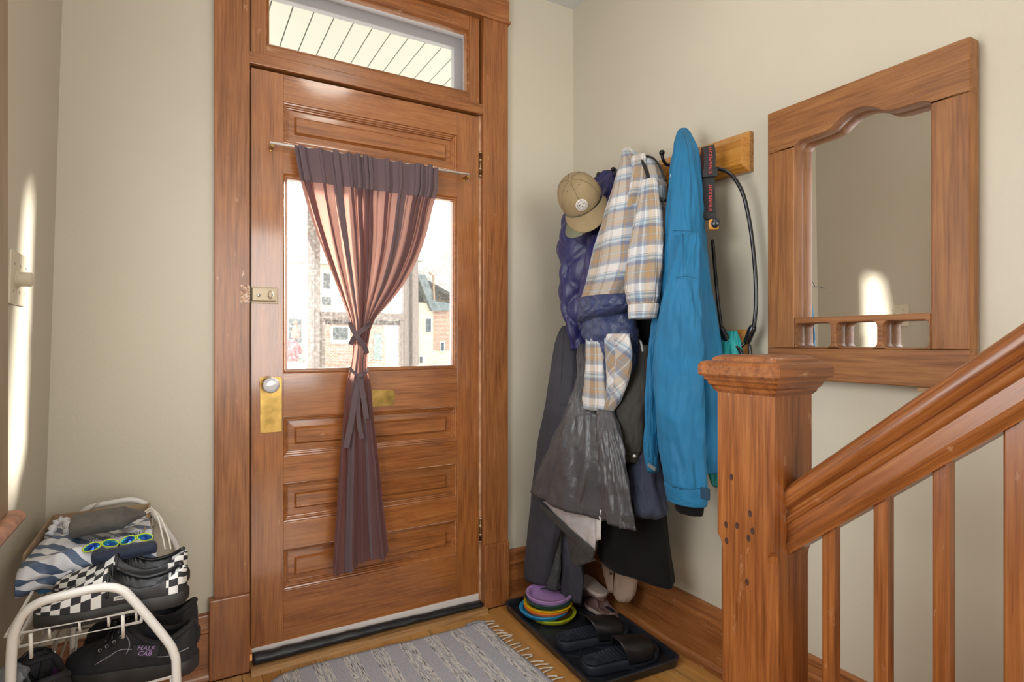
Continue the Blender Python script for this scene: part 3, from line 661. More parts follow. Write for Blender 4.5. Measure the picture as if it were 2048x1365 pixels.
def ribbon(pts, w, nrm, name, parent, m, thick=0.0012):
    p = smooth_path(pts, 6); mb = MB(); nrm = Vector(nrm); vs_ = []; fs = []
    for i, q in enumerate(p):
        d = (p[min(i+1, len(p)-1)]-p[max(i-1, 0)]).normalized(); sd_ = d.cross(nrm).normalized()
        vs_ += [q-sd_*w/2, q+sd_*w/2, q+sd_*w/2+nrm*thick, q-sd_*w/2+nrm*thick]
    for i in range(len(p)-1):
        for k in range(4): fs.append((i*4+k, i*4+(k+1) % 4, (i+1)*4+(k+1) % 4, (i+1)*4+k))
    fs += [(3, 2, 1, 0), tuple(4*(len(p)-1)+k for k in range(4))]
    mb.add(vs_, fs); return mb.build(name, m, parent, smooth=False)
def cp(u, v, dy): return py(u, v, YC-dy)
ribbon([cp(744, 645, 0.010), cp(736, 652, 0.032), cp(722, 663, 0.040), cp(708, 676, 0.034), cp(701, 690, 0.02)], 0.017, (0, -1, 0), 'tie_band', cu, M_CURT2)
ribbon([cp(701, 645, 0.010), cp(705, 658, 0.032), cp(716, 676, 0.043), cp(728, 692, 0.036), cp(734, 708, 0.020)], 0.018, (0, -1, 0), 'tie_band', cu, M_CURT2)
ribbon([cp(699, 735, 0.016), cp(706, 744, 0.034), cp(720, 752, 0.043), cp(732, 745, 0.034), cp(736, 738, 0.016)], 0.011, (0, -1, 0), 'tie_band', cu, M_CURT2)
ribbon([cp(720, 752, 0.046), cp(711, 790, 0.044), cp(703, 840, 0.042), cp(692, 896, 0.040)], 0.021, (0, -1, 0), 'tie_tail', cu, M_CURT2)
ribbon([cp(720, 752, 0.049), cp(724, 780, 0.047), cp(729, 810, 0.044), cp(733, 838, 0.042)], 0.019, (0, -1, 0), 'tie_tail', cu, M_CURT2)
ribbon([cp(722, 756, 0.042), cp(716, 800, 0.040), cp(718, 850, 0.038), cp(724, 878, 0.038)], 0.016, (0, -1, 0), 'tie_tail', cu, M_CURT2)
mb = MB().lathe([(0, -0.011), (0.008, -0.008), (0.011, 0), (0.008, 0.008), (0, 0.011)], cp(721, 752, 0.046), (0.5, 0.2, 1), 12); mb.build('tie_knot', M_CURT2, cu, smooth=True)

# ------------------------------------------------------------------ outside: porch, storm door, street
M_SOFF = plain('cream_soffit_paint', (0.50, 0.51, 0.45), 0.6)
pc = struct(MB().box((-1.5, 2.36, 2.83), (4.0, 4.45, 2.87)).build('ceiling_porch', M_SOFF), 'cream boarded porch ceiling seen through the transom')
for i in range(40):
    x0 = -0.62+i*0.1015
    MB().box((x0, 2.36, 2.806), (x0+0.0955, 4.45, 2.829), 0.003).build('board', M_SOFF, pc)
struct(MB().box((-1.5, 2.34, -0.16), (4.0, 5.0, -0.10)).build('floor_porch', plain('grey_porch_paint', (0.4, 0.4, 0.4), 0.6)))
M_STORM = plain('taupe_storm_aluminium', (0.27, 0.235, 0.22), 0.42, 0.35)
YS = 4.10
sdo = thing('door_2', (1.13, YS, -0.10), kind='structure'); sdo['label'] = 'taupe aluminium storm door on the porch'
def sx(u): return py(u, 650, YS).x
def sz(v): return py(720, v, YS).z
for a, b, yy in ((612, 626, -0.05), (820, 832, -0.05)):
    MB().box((sx(a), YS+yy, -0.10), (sx(b), YS+0.04, 2.80), 0.004).build('frame_post', M_STORM, sdo)
for a, b in ((628, 640), (806, 818)):
    MB().box((sx(a), YS-0.02, -0.09), (sx(b), YS+0.02, 2.30), 0.004).build('stile', M_STORM, sdo)
MB().box((sx(640), YS-0.018, 2.18), (sx(806), YS+0.018, 2.30), 0.004).build('top_rail', M_STORM, sdo)
MB().box((sx(640), YS-0.030, sz(640)), (sx(806), YS+0.018, sz(626)), 0.004).build('meeting_rail', M_STORM, sdo)
MB().box((sx(640), YS-0.012, sz(650)), (sx(806), YS+0.016, sz(641)), 0.002).build('sash_rail', plain('dark_taupe', (0.12, 0.105, 0.10), 0.5), sdo)
MB().box((sx(640), YS-0.018, -0.09), (sx(806), YS+0.018, 0.82), 0.004).build('kick_panel', M_STORM, sdo)
for a, b in ((641, 649), (797, 805)):
    MB().box((sx(a), YS-0.026, 0.82), (sx(b), YS+0.006, sz(640)), 0.003).build('sash_stile', M_STORM, sdo)
MB().box((sx(640), YS+0.003, 0.82), (sx(806), YS+0.006, 2.18)).build('storm_pane', M_CLEAR, sdo)
MB().box((sx(626), YS-0.05, 2.32), (sx(820), YS+0.04, 2.45), 0.004).build('frame_head', M_STORM, sdo)

struct(MB().box((-60, 5.2, -1.25), (90, 140, -0.86)).build('ground_outside', plain('pale_winter_ground', (0.42, 0.40, 0.34), 0.9, nscale=0.8, namt=0.35)))
M_CREAM = plain('cream_siding', (0.72, 0.64, 0.50), 0.8); M_ROOFP = plain('pale_grey_shingle', (0.40, 0.41, 0.42), 0.9, nscale=3, namt=0.2)
tb = NT('house_brick'); bt = tb.add('ShaderNodeTexBrick'); bt.inputs['Color1'].default_value = (0.40, 0.25, 0.19, 1); bt.inputs['Color2'].default_value = (0.30, 0.18, 0.14, 1); bt.inputs['Mortar'].default_value = (0.6, 0.56, 0.5, 1); bt.inputs['Scale'].default_value = 2.2
tb.link(tb.coord('Object', rot=(PI/2, 0, 0)), bt.inputs['Vector']); tb.set(bt.outputs['Color'], 0.9); M_BRICK = tb.m
M_DARKW = plain('dark_house_glass', (0.05, 0.075, 0.09), 0.15); M_WTRIM = plain('house_white_trim', (0.8, 0.8, 0.78), 0.6)
YH = 48.0
def hb(u0, v0, u1, v1, y, dep, m, name, par):
    a = py(u0, v0, y); b = py(u1, v1, y)
    return MB().box((a.x, y, min(a.z, b.z)), (b.x, y+dep, max(a.z, b.z))).build(name, m, par)
def wz(v): return py(650, v, YH).z
ha = thing('street_house', (py(620, 700, YH).x, YH+4, -0.86), 'cream house with porch railing and dark front door seen left of the curtain', 'house')
a = py(520, 600, YH).x; b = py(698, 600, YH).x
MB().box((a, YH, -0.9), (b, YH+9, wz(530))).build('wall', M_CREAM, ha)
MB().prism([(a-0.5, wz(530)), (b+0.5, wz(530)), ((a+b)/2, wz(455))], YH-0.6, YH+9, 'y').build('roof', M_ROOFP, ha)
hb(574, 634, 606, 693, YH-1.9, 0.1, M_WTRIM, 'door_frame', ha)
hb(577, 638, 603, 686, YH-1.96, 0.08, M_DARKW, 'front_door', ha)
MB().lathe([(0, 0), (0.35, 0.1), (0.25, 0.8), (0.12, 1.1), (0.2, 1.25), (0, 1.5)], py(591, 679, YH-2.2), (0, 0, 1), 10).build('door_wreath', plain('dried_wreath', (0.4, 0.25, 0.18), 0.9), ha)
hb(556, 583, 622, 634, YH-2.4, 0.3, plain('porch_gable_shingle', (0.55, 0.60, 0.58), 0.9), 'porch_gable', ha)
hb(540, 708, 640, 716, YH-2.4, 1.9, M_WTRIM, 'porch_deck', ha)
hb(556, 686, 622, 688, YH-2.4, 0.08, M_WTRIM, 'porch_handrail', ha)
for i in range(14): hb(558+i*4.6, 688, 560+i*4.6, 708, YH-2.4, 0.06, M_WTRIM, 'porch_baluster', ha)
for u in (557, 612): hb(u, 634, u+4, 708, YH-2.4, 0.3, M_WTRIM, 'porch_post', ha)
for (u0, v0, u1, v1) in ((645, 545, 662, 580), (642, 592, 664, 612)):
    w = hb(u0, v0, u1, v1, YH-0.08, 0.1, M_WTRIM, 'window_frame', ha); hb(u0+2, v0+2, u1-2, v1-2, YH-0.12, 0.06, M_DARKW, 'window_glass', w)
hc = thing('street_house', (py(720, 700, 42).x, 46, -0.86), 'low red brick house with wide white window seen below the storm door bar', 'house')
a = py(640, 600, 42).x; b = py(768, 600, 42).x
MB().box((a, 42, -0.9), (b, 45.2, py(700, 640, 42).z)).build('wall', M_BRICK, hc)
MB().prism([(a-0.3, py(700, 640, 42).z), (b+0.3, py(700, 640, 42).z), ((a+b)/2, py(700, 622, 42).z)], 41.6, 45.3, 'y').build('roof', M_ROOFP, hc)
w = hb(662, 652, 700, 688, 41.9, 0.1, M_WTRIM, 'window_frame', hc); hb(666, 655, 696, 680, 41.86, 0.06, M_DARKW, 'window_glass', w)
hb(748, 668, 764, 720, 41.9, 0.1, plain('teal_house_door', (0.18, 0.26, 0.26), 0.6), 'side_door', hc)
hd = thing('street_house', (py(800, 700, 46).x, 49, -0.86), 'plain pale stucco house wall seen just right of the tied curtain', 'house')
a = py(769, 600, 46).x; b = py(836, 600, 46).x
MB().box((a, 46, -0.9), (b, 52, py(800, 520, 46).z)).build('wall', plain('pale_stucco', (0.74, 0.66, 0.52), 0.9), hd)
MB().prism([(a-0.4, py(800, 520, 46).z), (b+0.4, py(800, 520, 46).z), ((a+b)/2, py(800, 480, 46).z)], 45.6, 52, 'y').build('roof', M_ROOFP, hd)
he = thing('street_house', (py(880, 700, 47).x, 51, -0.86), 'brick and cream house with steep dark fascia seen right of the curtain', 'house')
a = py(837, 600, 47).x; b = py(950, 600, 47).x
MB().box((a, 47, -0.9), (b, 55, py(880, 607, 47).z)).build('wall', plain('cream_brickwork', (0.66, 0.57, 0.47), 0.9, nscale=4, namt=0.15), he)
hb(868, 622, 940, 700, 46.9, 0.12, M_BRICK, 'brick_bay', he)
MB().prism([(py(834, 549, 46.5).x, py(834, 549, 46.5).z), (py(851, 550, 46.5).x, py(851, 550, 46.5).z), (py(872, 603, 46.5).x, py(872, 603, 46.5).z), (py(900, 607, 46.5).x, py(900, 607, 46.5).z), (py(900, 622, 46.5).x, py(900, 622, 46.5).z), (py(864, 622, 46.5).x, py(864, 622, 46.5).z)], 46.5, 49, 'y').build('fascia', plain('slate_fascia', (0.16, 0.20, 0.22), 0.8, nscale=2, namt=0.3), he)
MB().prism([(py(834, 549, 47.2).x, py(834, 549, 47.2).z), (py(940, 607, 47.2).x, py(940, 607, 47.2).z), (py(940, 470, 47.2).x, py(940, 470, 47.2).z)], 47.2, 54, 'y').build('gable_roof', M_ROOFP, he)
MB().tube([py(858, 545, 46.3), py(867, 553, 46.3), py(868, 600, 46.3)], 0.09, 8).build('downspout', plain('brown_downspout', (0.3, 0.22, 0.16), 0.6), he)
for (u0, v0, u1, v1) in ((850, 636, 864, 666), (880, 684, 890, 704), (838, 712, 847, 728)):
    w = hb(u0, v0, u1, v1, 46.86, 0.12, M_WTRIM, 'window_frame', he); hb(u0+2, v0+2, u1-2, v1-2, 46.8, 0.08, M_DARKW, 'window_glass', w)
def shrub(u, v, y, r, m, label):
    c = py(u, v, y); mb = MB(); base = -0.86
    def fn(s, t):
        th = 2*PI*s; ph = PI*t; n = 1+0.35*noise.noise(Vector((math.cos(th)*3, math.sin(th)*3, t*6+r)))
        return Vector((c.x+r*n*math.sin(ph)*math.cos(th), y+r*n*math.sin(ph)*math.sin(th), base+r*1.1*(1-math.cos(ph))*0.98))
    mb.grid(fn, 24, 16, closed_u=True)
    return tag(mb.build('shrub', m), label, 'shrub', 'street shrubs')
shrub(574, 705, 44.5, 1.0, plain('red_foliage', (0.45, 0.10, 0.12), 0.9, nscale=4, namt=0.6), 'red leaved shrub in front of the house porch')
shrub(608, 727, 43, 0.45, plain('grey_foliage', (0.20, 0.22, 0.17), 0.9, nscale=6, namt=0.6), 'small grey green shrub at the street edge')
c = py(588, 728, 40.5)
mb = MB().lathe([(1.3, 0.0), (1.1, 0.3), (0.6, 0.55), (0, 0.62)], (0, 0, 0), (0, 0, 1), 20); mb.v = [Vector((q.x*1.0+c.x, q.y+40.5, q.z-0.86)) for q in mb.v]
tag(mb.build('snow_pile', plain('snow', (0.85, 0.86, 0.88), 0.7), smooth=True), 'low white snow pile beside the street shrubs', 'snow')
# ------------------------------------------------------------------ cloth materials
def fabric(name, c, rough=0.8, bump=0.15, bscale=300, sheen=0.04, wr=0.25, wscale=18, spec=0.3):
    if name in MATS: return MATS[name]
    t = NT(name); big = t.noise(t.coord(), wscale, 3, 0.5, 0.6); fine = t.noise(t.coord(), bscale, 2)
    t.set(t.ramp(big, [(0.3, tuple(x*0.88 for x in c)), (0.7, tuple(min(1, x*1.12) for x in c))]), rough, sheen=sheen, spec=spec)
    b1 = t.add('ShaderNodeBump'); b1.inputs['Strength'].default_value = wr; b1.inputs['Distance'].default_value = 0.01; t.link(big, b1.inputs['Height'])
    b2 = t.add('ShaderNodeBump'); b2.inputs['Strength'].default_value = bump; b2.inputs['Distance'].default_value = 0.0008; t.link(fine, b2.inputs['Height'])
    t.link(b1.outputs[0], b2.inputs['Normal']); t.link(b2.outputs[0], t.b.inputs['Normal'])
    MATS[name] = t.m; return t.m
def plaid(name, rot=0.0):
    t = NT(name); tc = t.add('ShaderNodeTexCoord'); mp = t.add('ShaderNodeMapping'); mp.inputs['Rotation'].default_value = (0, 0, rot)
    t.link(tc.outputs['UV'], mp.inputs['Vector']); sp = t.add('ShaderNodeSeparateXYZ'); t.link(mp.outputs[0], sp.inputs[0])
    W_, TAN, OCH, LB, NV, SL = (0.74, 0.73, 0.72), (0.36, 0.25, 0.14), (0.50, 0.28, 0.06), (0.26, 0.43, 0.56), (0.075, 0.12, 0.25), (0.22, 0.24, 0.33)
    fy = t.math('FRACT', t.math('MULTIPLY', sp.outputs[1], 1/0.118)); fx = t.math('FRACT', t.math('MULTIPLY', sp.outputs[0], 1/0.105))
    weft = t.ramp(fy, [(0.0, W_), (0.20, SL), (0.215, W_), (0.235, LB), (0.27, NV), (0.285, LB), (0.32, W_), (0.335, LB), (0.38, NV), (0.48, TAN), (0.60, OCH), (0.615, TAN), (0.68, LB), (0.70, TAN), (0.76, OCH), (0.78, TAN), (0.86, SL), (0.97, LB)], 'CONSTANT')
    warp = t.ramp(fx, [(0.0, W_), (0.24, OCH), (0.285, W_), (0.34, TAN), (0.48, OCH), (0.55, TAN), (0.62, LB), (0.64, TAN), (0.66, LB), (0.68, W_), (0.72, LB), (0.74, SL), (0.92, OCH), (0.95, SL)], 'CONSTANT')
    c = t.mix(0.40, weft, warp); c = t.mix(0.25, c, t.mix(1.0, weft, warp, 'MULTIPLY'))
    f = t.noise(t.coord(), 500, 2); t.set(t.mix(t.math('MULTIPLY', f, 0.25), c, (0.5, 0.5, 0.5)), 0.85, sheen=0.3, spec=0.2); t.bump(f, 0.2, 0.0008)
    return t.m
M_PLAID = plaid('plaid_flannel'); M_PLAID2 = plaid('plaid_flannel_bias', 0.7)
M_NAVYQ = fabric('navy_quilted_nylon', (0.030, 0.045, 0.125), 0.42, wscale=45, wr=0.5, spec=0.5)
M_PUFF = fabric('navy_puffer_nylon', (0.020, 0.020, 0.110), 0.40, wscale=40, wr=0.18, spec=0.5)
M_BLUE = fabric('blue_softshell', (0.013, 0.150, 0.310), 0.62, wscale=9, wr=0.2)
M_CHAR = fabric('charcoal_twill', (0.045, 0.045, 0.058), 0.7, wscale=14, wr=0.25)
M_RAIN = fabric('grey_rain_nylon', (0.075, 0.075, 0.083), 0.34, wscale=22, wr=0.5, spec=0.5)
M_RAINB = fabric('grey_rain_band', (0.060, 0.062, 0.062), 0.45, wscale=60, wr=0.5)
M_LINE = fabric('pale_grey_lining', (0.52, 0.49, 0.49), 0.6, wscale=26, wr=0.3)
M_BLK = fabric('black_wool', (0.007, 0.0065, 0.007), 0.9, spec=0.15, wscale=10, wr=0.15)
M_NAVY = fabric('dull_navy_cotton', (0.032, 0.038, 0.068), 0.7, wscale=22, wr=0.3)
M_OLIVEG = fabric('dark_olive_grey', (0.050, 0.048, 0.042), 0.75, wscale=16, wr=0.3)
M_BEIGE = fabric('beige_canvas', (0.40, 0.29, 0.22), 0.75, wscale=16, wr=0.25)
M_TEAL = fabric('teal_nylon', (0.02, 0.30, 0.31), 0.5, wscale=20, wr=0.35)

# ------------------------------------------------------------------ hanging cloth: rows of (v, left u, right u, distance x of its middle, half depth)
def rows_at(rows, v):
    for i in range(len(rows)-1):
        if v <= rows[i+1][0] or i == len(rows)-2:
            a = (v-rows[i][0])/(rows[i+1][0]-rows[i][0])
            r0 = rows[max(i-1, 0)]; r1 = rows[i]; r2 = rows[i+1]; r3 = rows[min(i+2, len(rows)-1)]
            def cr(k):
                m1 = (r2[k]-r0[k])/max(1e-6, r2[0]-r0[0])*(r2[0]-r1[0]); m2 = (r3[k]-r1[k])/max(1e-6, r3[0]-r1[0])*(r2[0]-r1[0])
                a2 = a*a; a3 = a2*a
                return (2*a3-3*a2+1)*r1[k]+(a3-2*a2+a)*m1+(-2*a3+3*a2)*r2[k]+(a3-a2)*m2
            return [cr(k) for k in range(1, 5)]
def garment(rows, folds=(), wrinkle=0.003, nth=96, nrow=None, grow=1.0, quilt=None, flat=1.0, seed=0, hem=0.012, puff=0.0, tilt=0.0, collar=0.15, wfreq=(7, 22), hemwave=0.0):
    v0, v1 = rows[0][0], rows[-1][0]; nr = nrow or max(24, int((v1-v0)/5.5)); mb = MB(); vs_ = []; uvs = []
    base = None; bott = []; R0 = sum((r[2]-r[1])/2/F*r[3]/ray((r[1]+r[2])/2, r[0]).x for r in rows)/len(rows)*1.15
    for j in range(nr+1):
        t = j/nr; v = lerp(v0, v1, t); uL, uR, xc, b = rows_at(rows, v)
        uc = (uL+uR)/2; d = ray(uc, v); k = xc/d.x; c = d*k; c.z += H
        Zc = k; X = uc/F-1024/F; cosal = 1/math.sqrt(1+X*X); w = max(0.002, (uR-uL)/2/F*Zc*cosal)
        ph = math.atan2(d.y, d.x); b = min(b, 0.92*w/max(0.05, math.sin(ph)))
        a = math.sqrt(max(w*w-(b*math.sin(ph))**2, (0.25*w)**2))/math.cos(ph)
        if base is None: base = c.z
        for i in range(nth):
            th = 2*PI*i/nth; f = 1.0; g = min(1, (t/collar))**1 if collar else 1
            for (kk, amp, p, tw) in folds:
                s_ = math.sin(kk*th+p+tw*t+0.6*math.sin(2.3*t*PI+p)); f += amp*(0.35+0.65*t*grow)*g*(math.copysign(abs(s_)**0.8, s_)-0.2)
            ce, se = math.cos(th), math.sin(th)
            n_ = flat; cx_ = math.copysign(abs(ce)**n_, ce); sy_ = math.copysign(abs(se)**n_, se)
            x = c.x-b*f*cx_; y = c.y+a*f*sy_
            out = Vector((-ce*a, se*b, 0)); out.normalize()
            uvu = th*R0*0.9; uvv = base-c.z
            wr = wrinkle*(noise.noise(Vector((th*wfreq[0]/2.2, t*wfreq[1]*0.35+seed, seed*3.1)))+0.6*noise.noise(Vector((th*wfreq[0], t*wfreq[1]+seed*2, 7.7))))
            if quilt:
                qs, qd = quilt; q1 = (uvu+uvv*0.9)/qs; q2 = (uvu-uvv*0.9)/qs
                wr += qd*(abs(math.sin(PI*q1))*abs(math.sin(PI*q2)))**0.48
            x += out.x*wr; y += out.y*wr; z = c.z+tilt*(th-PI)*0.0
            if hemwave and t > 0.8: z += hemwave*math.sin(3*th+seed)*(t-0.8)/0.2
            vs_.append(Vector((min(x, XW-0.006), min(y, YB-0.008), z))); uvs.append((uvu, uvv))
        last = (c, a, b)
    mb.add(vs_, [], uvs); fs = []
    for j in range(nr):
        for i in range(nth):
            k = (i+1) % nth; fs.append((j*nth+i, j*nth+k, (j+1)*nth+k, (j+1)*nth+i))
    o = nr*nth; c = last[0]
    inner = []; n0 = len(mb.v)
    for dz, sc_ in ((0.002, 0.94), (0.05, 0.86)):
        for i in range(nth):
            q = mb.v[o+i]; mb.v.append(Vector((c.x+(q.x-c.x)*sc_, c.y+(q.y-c.y)*sc_, q.z+dz))); mb.uv[len(mb.v)-1] = uvs[o+i]
    for i in range(nth):
        k = (i+1) % nth; fs.append((o+i, o+k, n0+k, n0+i)); fs.append((n0+i, n0+k, n0+nth+k, n0+nth+i))
    fs.append(tuple(n0+nth+i for i in range(nth))); fs.append(tuple(range(nth)))
    mb.f += fs; return mb
G = garment
HANG = 'coats and jackets hanging on the wall'
def coat(name, label, cat, u, v, x):
    return thing(name, px(u, v, x), label, cat, HANG)
def stitch(pts, name, par, m, r=0.0009):
    return MB().tube(smooth_path(pts, 5), r, 5).build(name, m, par, smooth=True)

# navy puffer by the corner, behind the cap
o = coat('puffer_jacket', 'navy blue quilted puffer jacket hanging behind the tan cap', 'jacket', 1160, 690, 1.42)
G([(345, 1206, 1232, 1.50, 0.02), (375, 1175, 1236, 1.48, 0.05), (420, 1136, 1234, 1.45, 0.08), (459, 1124, 1226, 1.43, 0.09), (493, 1120, 1220, 1.43, 0.09), (520, 1126, 1215, 1.43, 0.09), (560, 1125, 1210, 1.43, 0.09), (610, 1128, 1208, 1.43, 0.09), (650, 1137, 1205, 1.43, 0.08), (700, 1150, 1200, 1.43, 0.07)],
  [(3, 0.03, 0.4, 1)], 0.003, quilt=(0.145, 0.019), seed=3).build('body', M_PUFF, o, smooth=True)
G([(470, 1182, 1222, 1.37, 0.02), (520, 1172, 1216, 1.35, 0.03), (600, 1160, 1212, 1.34, 0.03), (660, 1160, 1200, 1.34, 0.03)], [(4, 0.04, 0.4, 1)], 0.003, quilt=(0.140, 0.015), seed=9).build('sleeve', M_PUFF, o, smooth=True)

# plaid flannel jacket with quilted lining
o = coat('plaid_jacket', 'blue and tan plaid flannel jacket with navy quilted lining turned out', 'jacket', 1240, 850, 1.40)
G([(297, 1250, 1262, 1.47, 0.012), (303, 1245, 1272, 1.46, 0.03), (325, 1238, 1292, 1.44, 0.05), (360, 1228, 1312, 1.41, 0.07), (400, 1215, 1326, 1.39, 0.085), (442, 1201, 1330, 1.37, 0.09), (493, 1187, 1330, 1.36, 0.09), (543, 1175, 1328, 1.35, 0.09), (595, 1163, 1300, 1.35, 0.09), (614, 1160, 1272, 1.35, 0.085)],
  [(5, 0.055, 2.0, 0.7), (9, 0.03, 0.5, -0.6)], 0.004, seed=5, hemwave=0.008).build('body', M_PLAID, o, smooth=True)
G([(360, 1284, 1314, 1.345, 0.02), (400, 1276, 1320, 1.325, 0.028), (460, 1262, 1325, 1.30, 0.035), (520, 1251, 1325, 1.285, 0.036), (570, 1249, 1321, 1.275, 0.036), (600, 1254, 1318, 1.275, 0.033), (611, 1258, 1315, 1.275, 0.030)],
  [(5, 0.06, 0.2, 1.0), (8, 0.04, 2.5, 0)], 0.004, seed=8).build('sleeve', M_PLAID, o, smooth=True)
G([(609, 1255, 1317, 1.275, 0.033), (613, 1255, 1318, 1.275, 0.034), (630, 1255, 1315, 1.275, 0.033), (638, 1256, 1313, 1.275, 0.032)], [(6, 0.02, 0, 0)], 0.001, nrow=12, seed=2).build('cuff', M_PLAID, o, smooth=True)
# upper fold with its own pleat and the hood collar
G([(312, 1262, 1290, 1.41, 0.015), (345, 1262, 1294, 1.375, 0.022), (390, 1255, 1292, 1.345, 0.03), (440, 1247, 1280, 1.325, 0.03), (470, 1244, 1262, 1.32, 0.02)], [(4, 0.05, 1.2, 1.0)], 0.003, seed=12).build('front_fold', M_PLAID, o, smooth=True)
hd_ = G([(313, 1293, 1306, 1.45, 0.012), (330, 1294, 1322, 1.42, 0.03), (360, 1298, 1332, 1.39, 0.035), (390, 1306, 1333, 1.375, 0.03), (403, 1316, 1331, 1.37, 0.015)], [(5, 0.04, 0, 0)], 0.003, seed=15).build('collar', M_PLAID, o, smooth=True)
M_PIPE = plain('black_piping', (0.008, 0.008, 0.01), 0.5)
MB().tube(smooth_path([px(1292, 312, 1.43), px(1308, 318, 1.405), px(1322, 338, 1.385), px(1331, 362, 1.365)], 5), 0.004, 7).build('collar_piping', M_PIPE, o, smooth=True)
MB().tube(smooth_path([px(1284, 322, 1.39), px(1294, 345, 1.36), px(1302, 375, 1.345), px(1314, 394, 1.338), px(1330, 401, 1.335)], 5), 0.006, 7).build('collar_piping', M_PIPE, o, smooth=True)
# quilted lining band at the hem, lining bag and the dangling second sleeve
G([(592, 1163, 1252, 1.30, 0.045), (600, 1160, 1256, 1.295, 0.05), (616, 1158, 1258, 1.295, 0.05), (632, 1158, 1236, 1.297, 0.045), (644, 1157, 1178, 1.30, 0.012)], [(7, 0.02, 0, 0)], 0.003, quilt=(0.045, 0.007), nrow=26, seed=4).build('lining_hem', M_NAVYQ, o, smooth=True)
G([(615, 1170, 1262, 1.34, 0.05), (640, 1166, 1268, 1.335, 0.06), (675, 1165, 1274, 1.33, 0.06), (700, 1190, 1277, 1.335, 0.055), (740, 1200, 1279, 1.335, 0.05), (780, 1206, 1276, 1.335, 0.045), (815, 1206, 1258, 1.335, 0.035), (845, 1203, 1222, 1.335, 0.012), (857, 1202, 1207, 1.335, 0.004)],
  [(4, 0.03, 1, 0.5)], 0.004, quilt=(0.055, 0.008), seed=6).build('lining', M_NAVYQ, o, smooth=True)
G([(668, 1206, 1258, 1.282, 0.012), (700, 1209, 1264, 1.278, 0.016), (740, 1212, 1262, 1.275, 0.016), (775, 1212, 1252, 1.275, 0.016), (810, 1208, 1236, 1.278, 0.012), (846, 1203, 1209, 1.285, 0.004)], [(5, 0.04, 0, 0)], 0.002, seed=10).build('turned_front', M_PLAID2, o, smooth=True)
G([(664, 1172, 1210, 1.30, 0.025), (700, 1171, 1213, 1.285, 0.027), (750, 1169, 1214, 1.28, 0.027), (790, 1166, 1216, 1.28, 0.027), (800, 1164, 1217, 1.28, 0.028), (820, 1166, 1214, 1.28, 0.027)], [(5, 0.05, 1, 0)], 0.003, seed=14).build('sleeve', M_PLAID, o, smooth=True)

# blue softshell jacket
o = coat('softshell_jacket', 'bright blue hooded softshell jacket hanging nearest the newel post', 'jacket', 1370, 1005, 1.38)
G([(257, 1361, 1371, 1.455, 0.008), (262, 1356, 1377, 1.45, 0.02), (280, 1349, 1387, 1.43, 0.035), (300, 1346, 1397, 1.415, 0.045), (340, 1340, 1404, 1.40, 0.055), (400, 1334, 1406, 1.39, 0.06), (440, 1331, 1409, 1.385, 0.065), (500, 1324, 1414, 1.38, 0.07), (560, 1315, 1423, 1.38, 0.075), (620, 1310, 1433, 1.38, 0.08), (680, 1302, 1441, 1.38, 0.085), (740, 1296, 1446, 1.38, 0.085), (820, 1298, 1450, 1.38, 0.085), (900, 1310, 1448, 1.38, 0.08), (936, 1330, 1444, 1.38, 0.075)],
  [(4, 0.06, 0.6, 0.4), (7, 0.05, 2.2, -0.5)], 0.006, seed=1).build('body', M_BLUE, o, smooth=True)
G([(470, 1350, 1398, 1.33, 0.02), (520, 1342, 1400, 1.305, 0.034), (560, 1333, 1400, 1.295, 0.042), (620, 1318, 1402, 1.288, 0.046), (680, 1306, 1403, 1.285, 0.046), (750, 1303, 1404, 1.285, 0.046), (820, 1306, 1406, 1.285, 0.046), (880, 1312, 1408, 1.285, 0.046), (940, 1322, 1411, 1.285, 0.045), (972, 1328, 1413, 1.285, 0.044)],
  [(3, 0.07, 1.0, 0.8), (6, 0.04, 0.3, -1.0)], 0.005, seed=20).build('sleeve', M_BLUE, o, smooth=True)
G([(970, 1327, 1414, 1.285, 0.046), (976, 1327, 1415, 1.285, 0.047), (996, 1331, 1415, 1.285, 0.046), (1005, 1333, 1414, 1.285, 0.045)], [(4, 0.01, 0, 0)], 0.001, nrow=14).build('cuff', M_BLUE, o, smooth=True)
G([(1000, 1345, 1408, 1.29, 0.03), (1022, 1350, 1407, 1.29, 0.03), (1026, 1352, 1405, 1.29, 0.028)], [(7, 0.03, 0, 0)], 0.001, nrow=10).build('inner_cuff', M_BLK, o, smooth=True)
a = px(1412, 988, 1.25); MB().box((a.x-0.006, a.y-0.012, a.z-0.016), (a.x+0.004, a.y+0.016, a.z+0.016), 0.003).build('cuff_tab', plain('navy_tab', (0.01, 0.05, 0.10), 0.7), o)
G([(600, 1309, 1336, 1.32, 0.02), (680, 1299, 1326, 1.315, 0.025), (780, 1291, 1320, 1.31, 0.027), (860, 1289, 1318, 1.31, 0.027), (902, 1287, 1317, 1.31, 0.027), (945, 1296, 1318, 1.31, 0.022)], [(4, 0.04, 1, 0.5)], 0.003, seed=21).build('sleeve', M_BLUE, o, smooth=True)
a = px(1303, 934, 1.275); MB().box((a.x-0.004, a.y-0.02, a.z-0.006), (a.x+0.004, a.y+0.015, a.z+0.006), 0.003, Matrix.Rotation(0.3, 3, 'X'), a).build('cuff_tab', plain('grey_tab', (0.16, 0.17, 0.18), 0.7), o)
M_BST = plain('dark_blue_seam', (0.008, 0.09, 0.20), 0.7)
stitch([px(1352, 556, 1.252), px(1372, 553, 1.246), px(1395, 558, 1.258)], 'seam', o, M_BST)
stitch([px(1327, 470, 1.345), px(1345, 462, 1.322), px(1365, 462, 1.318), px(1384, 463, 1.325)], 'seam', o, M_BST)
stitch([px(1365, 462, 1.318), px(1366, 500, 1.275), px(1367, 553, 1.246)], 'seam', o, M_BST)
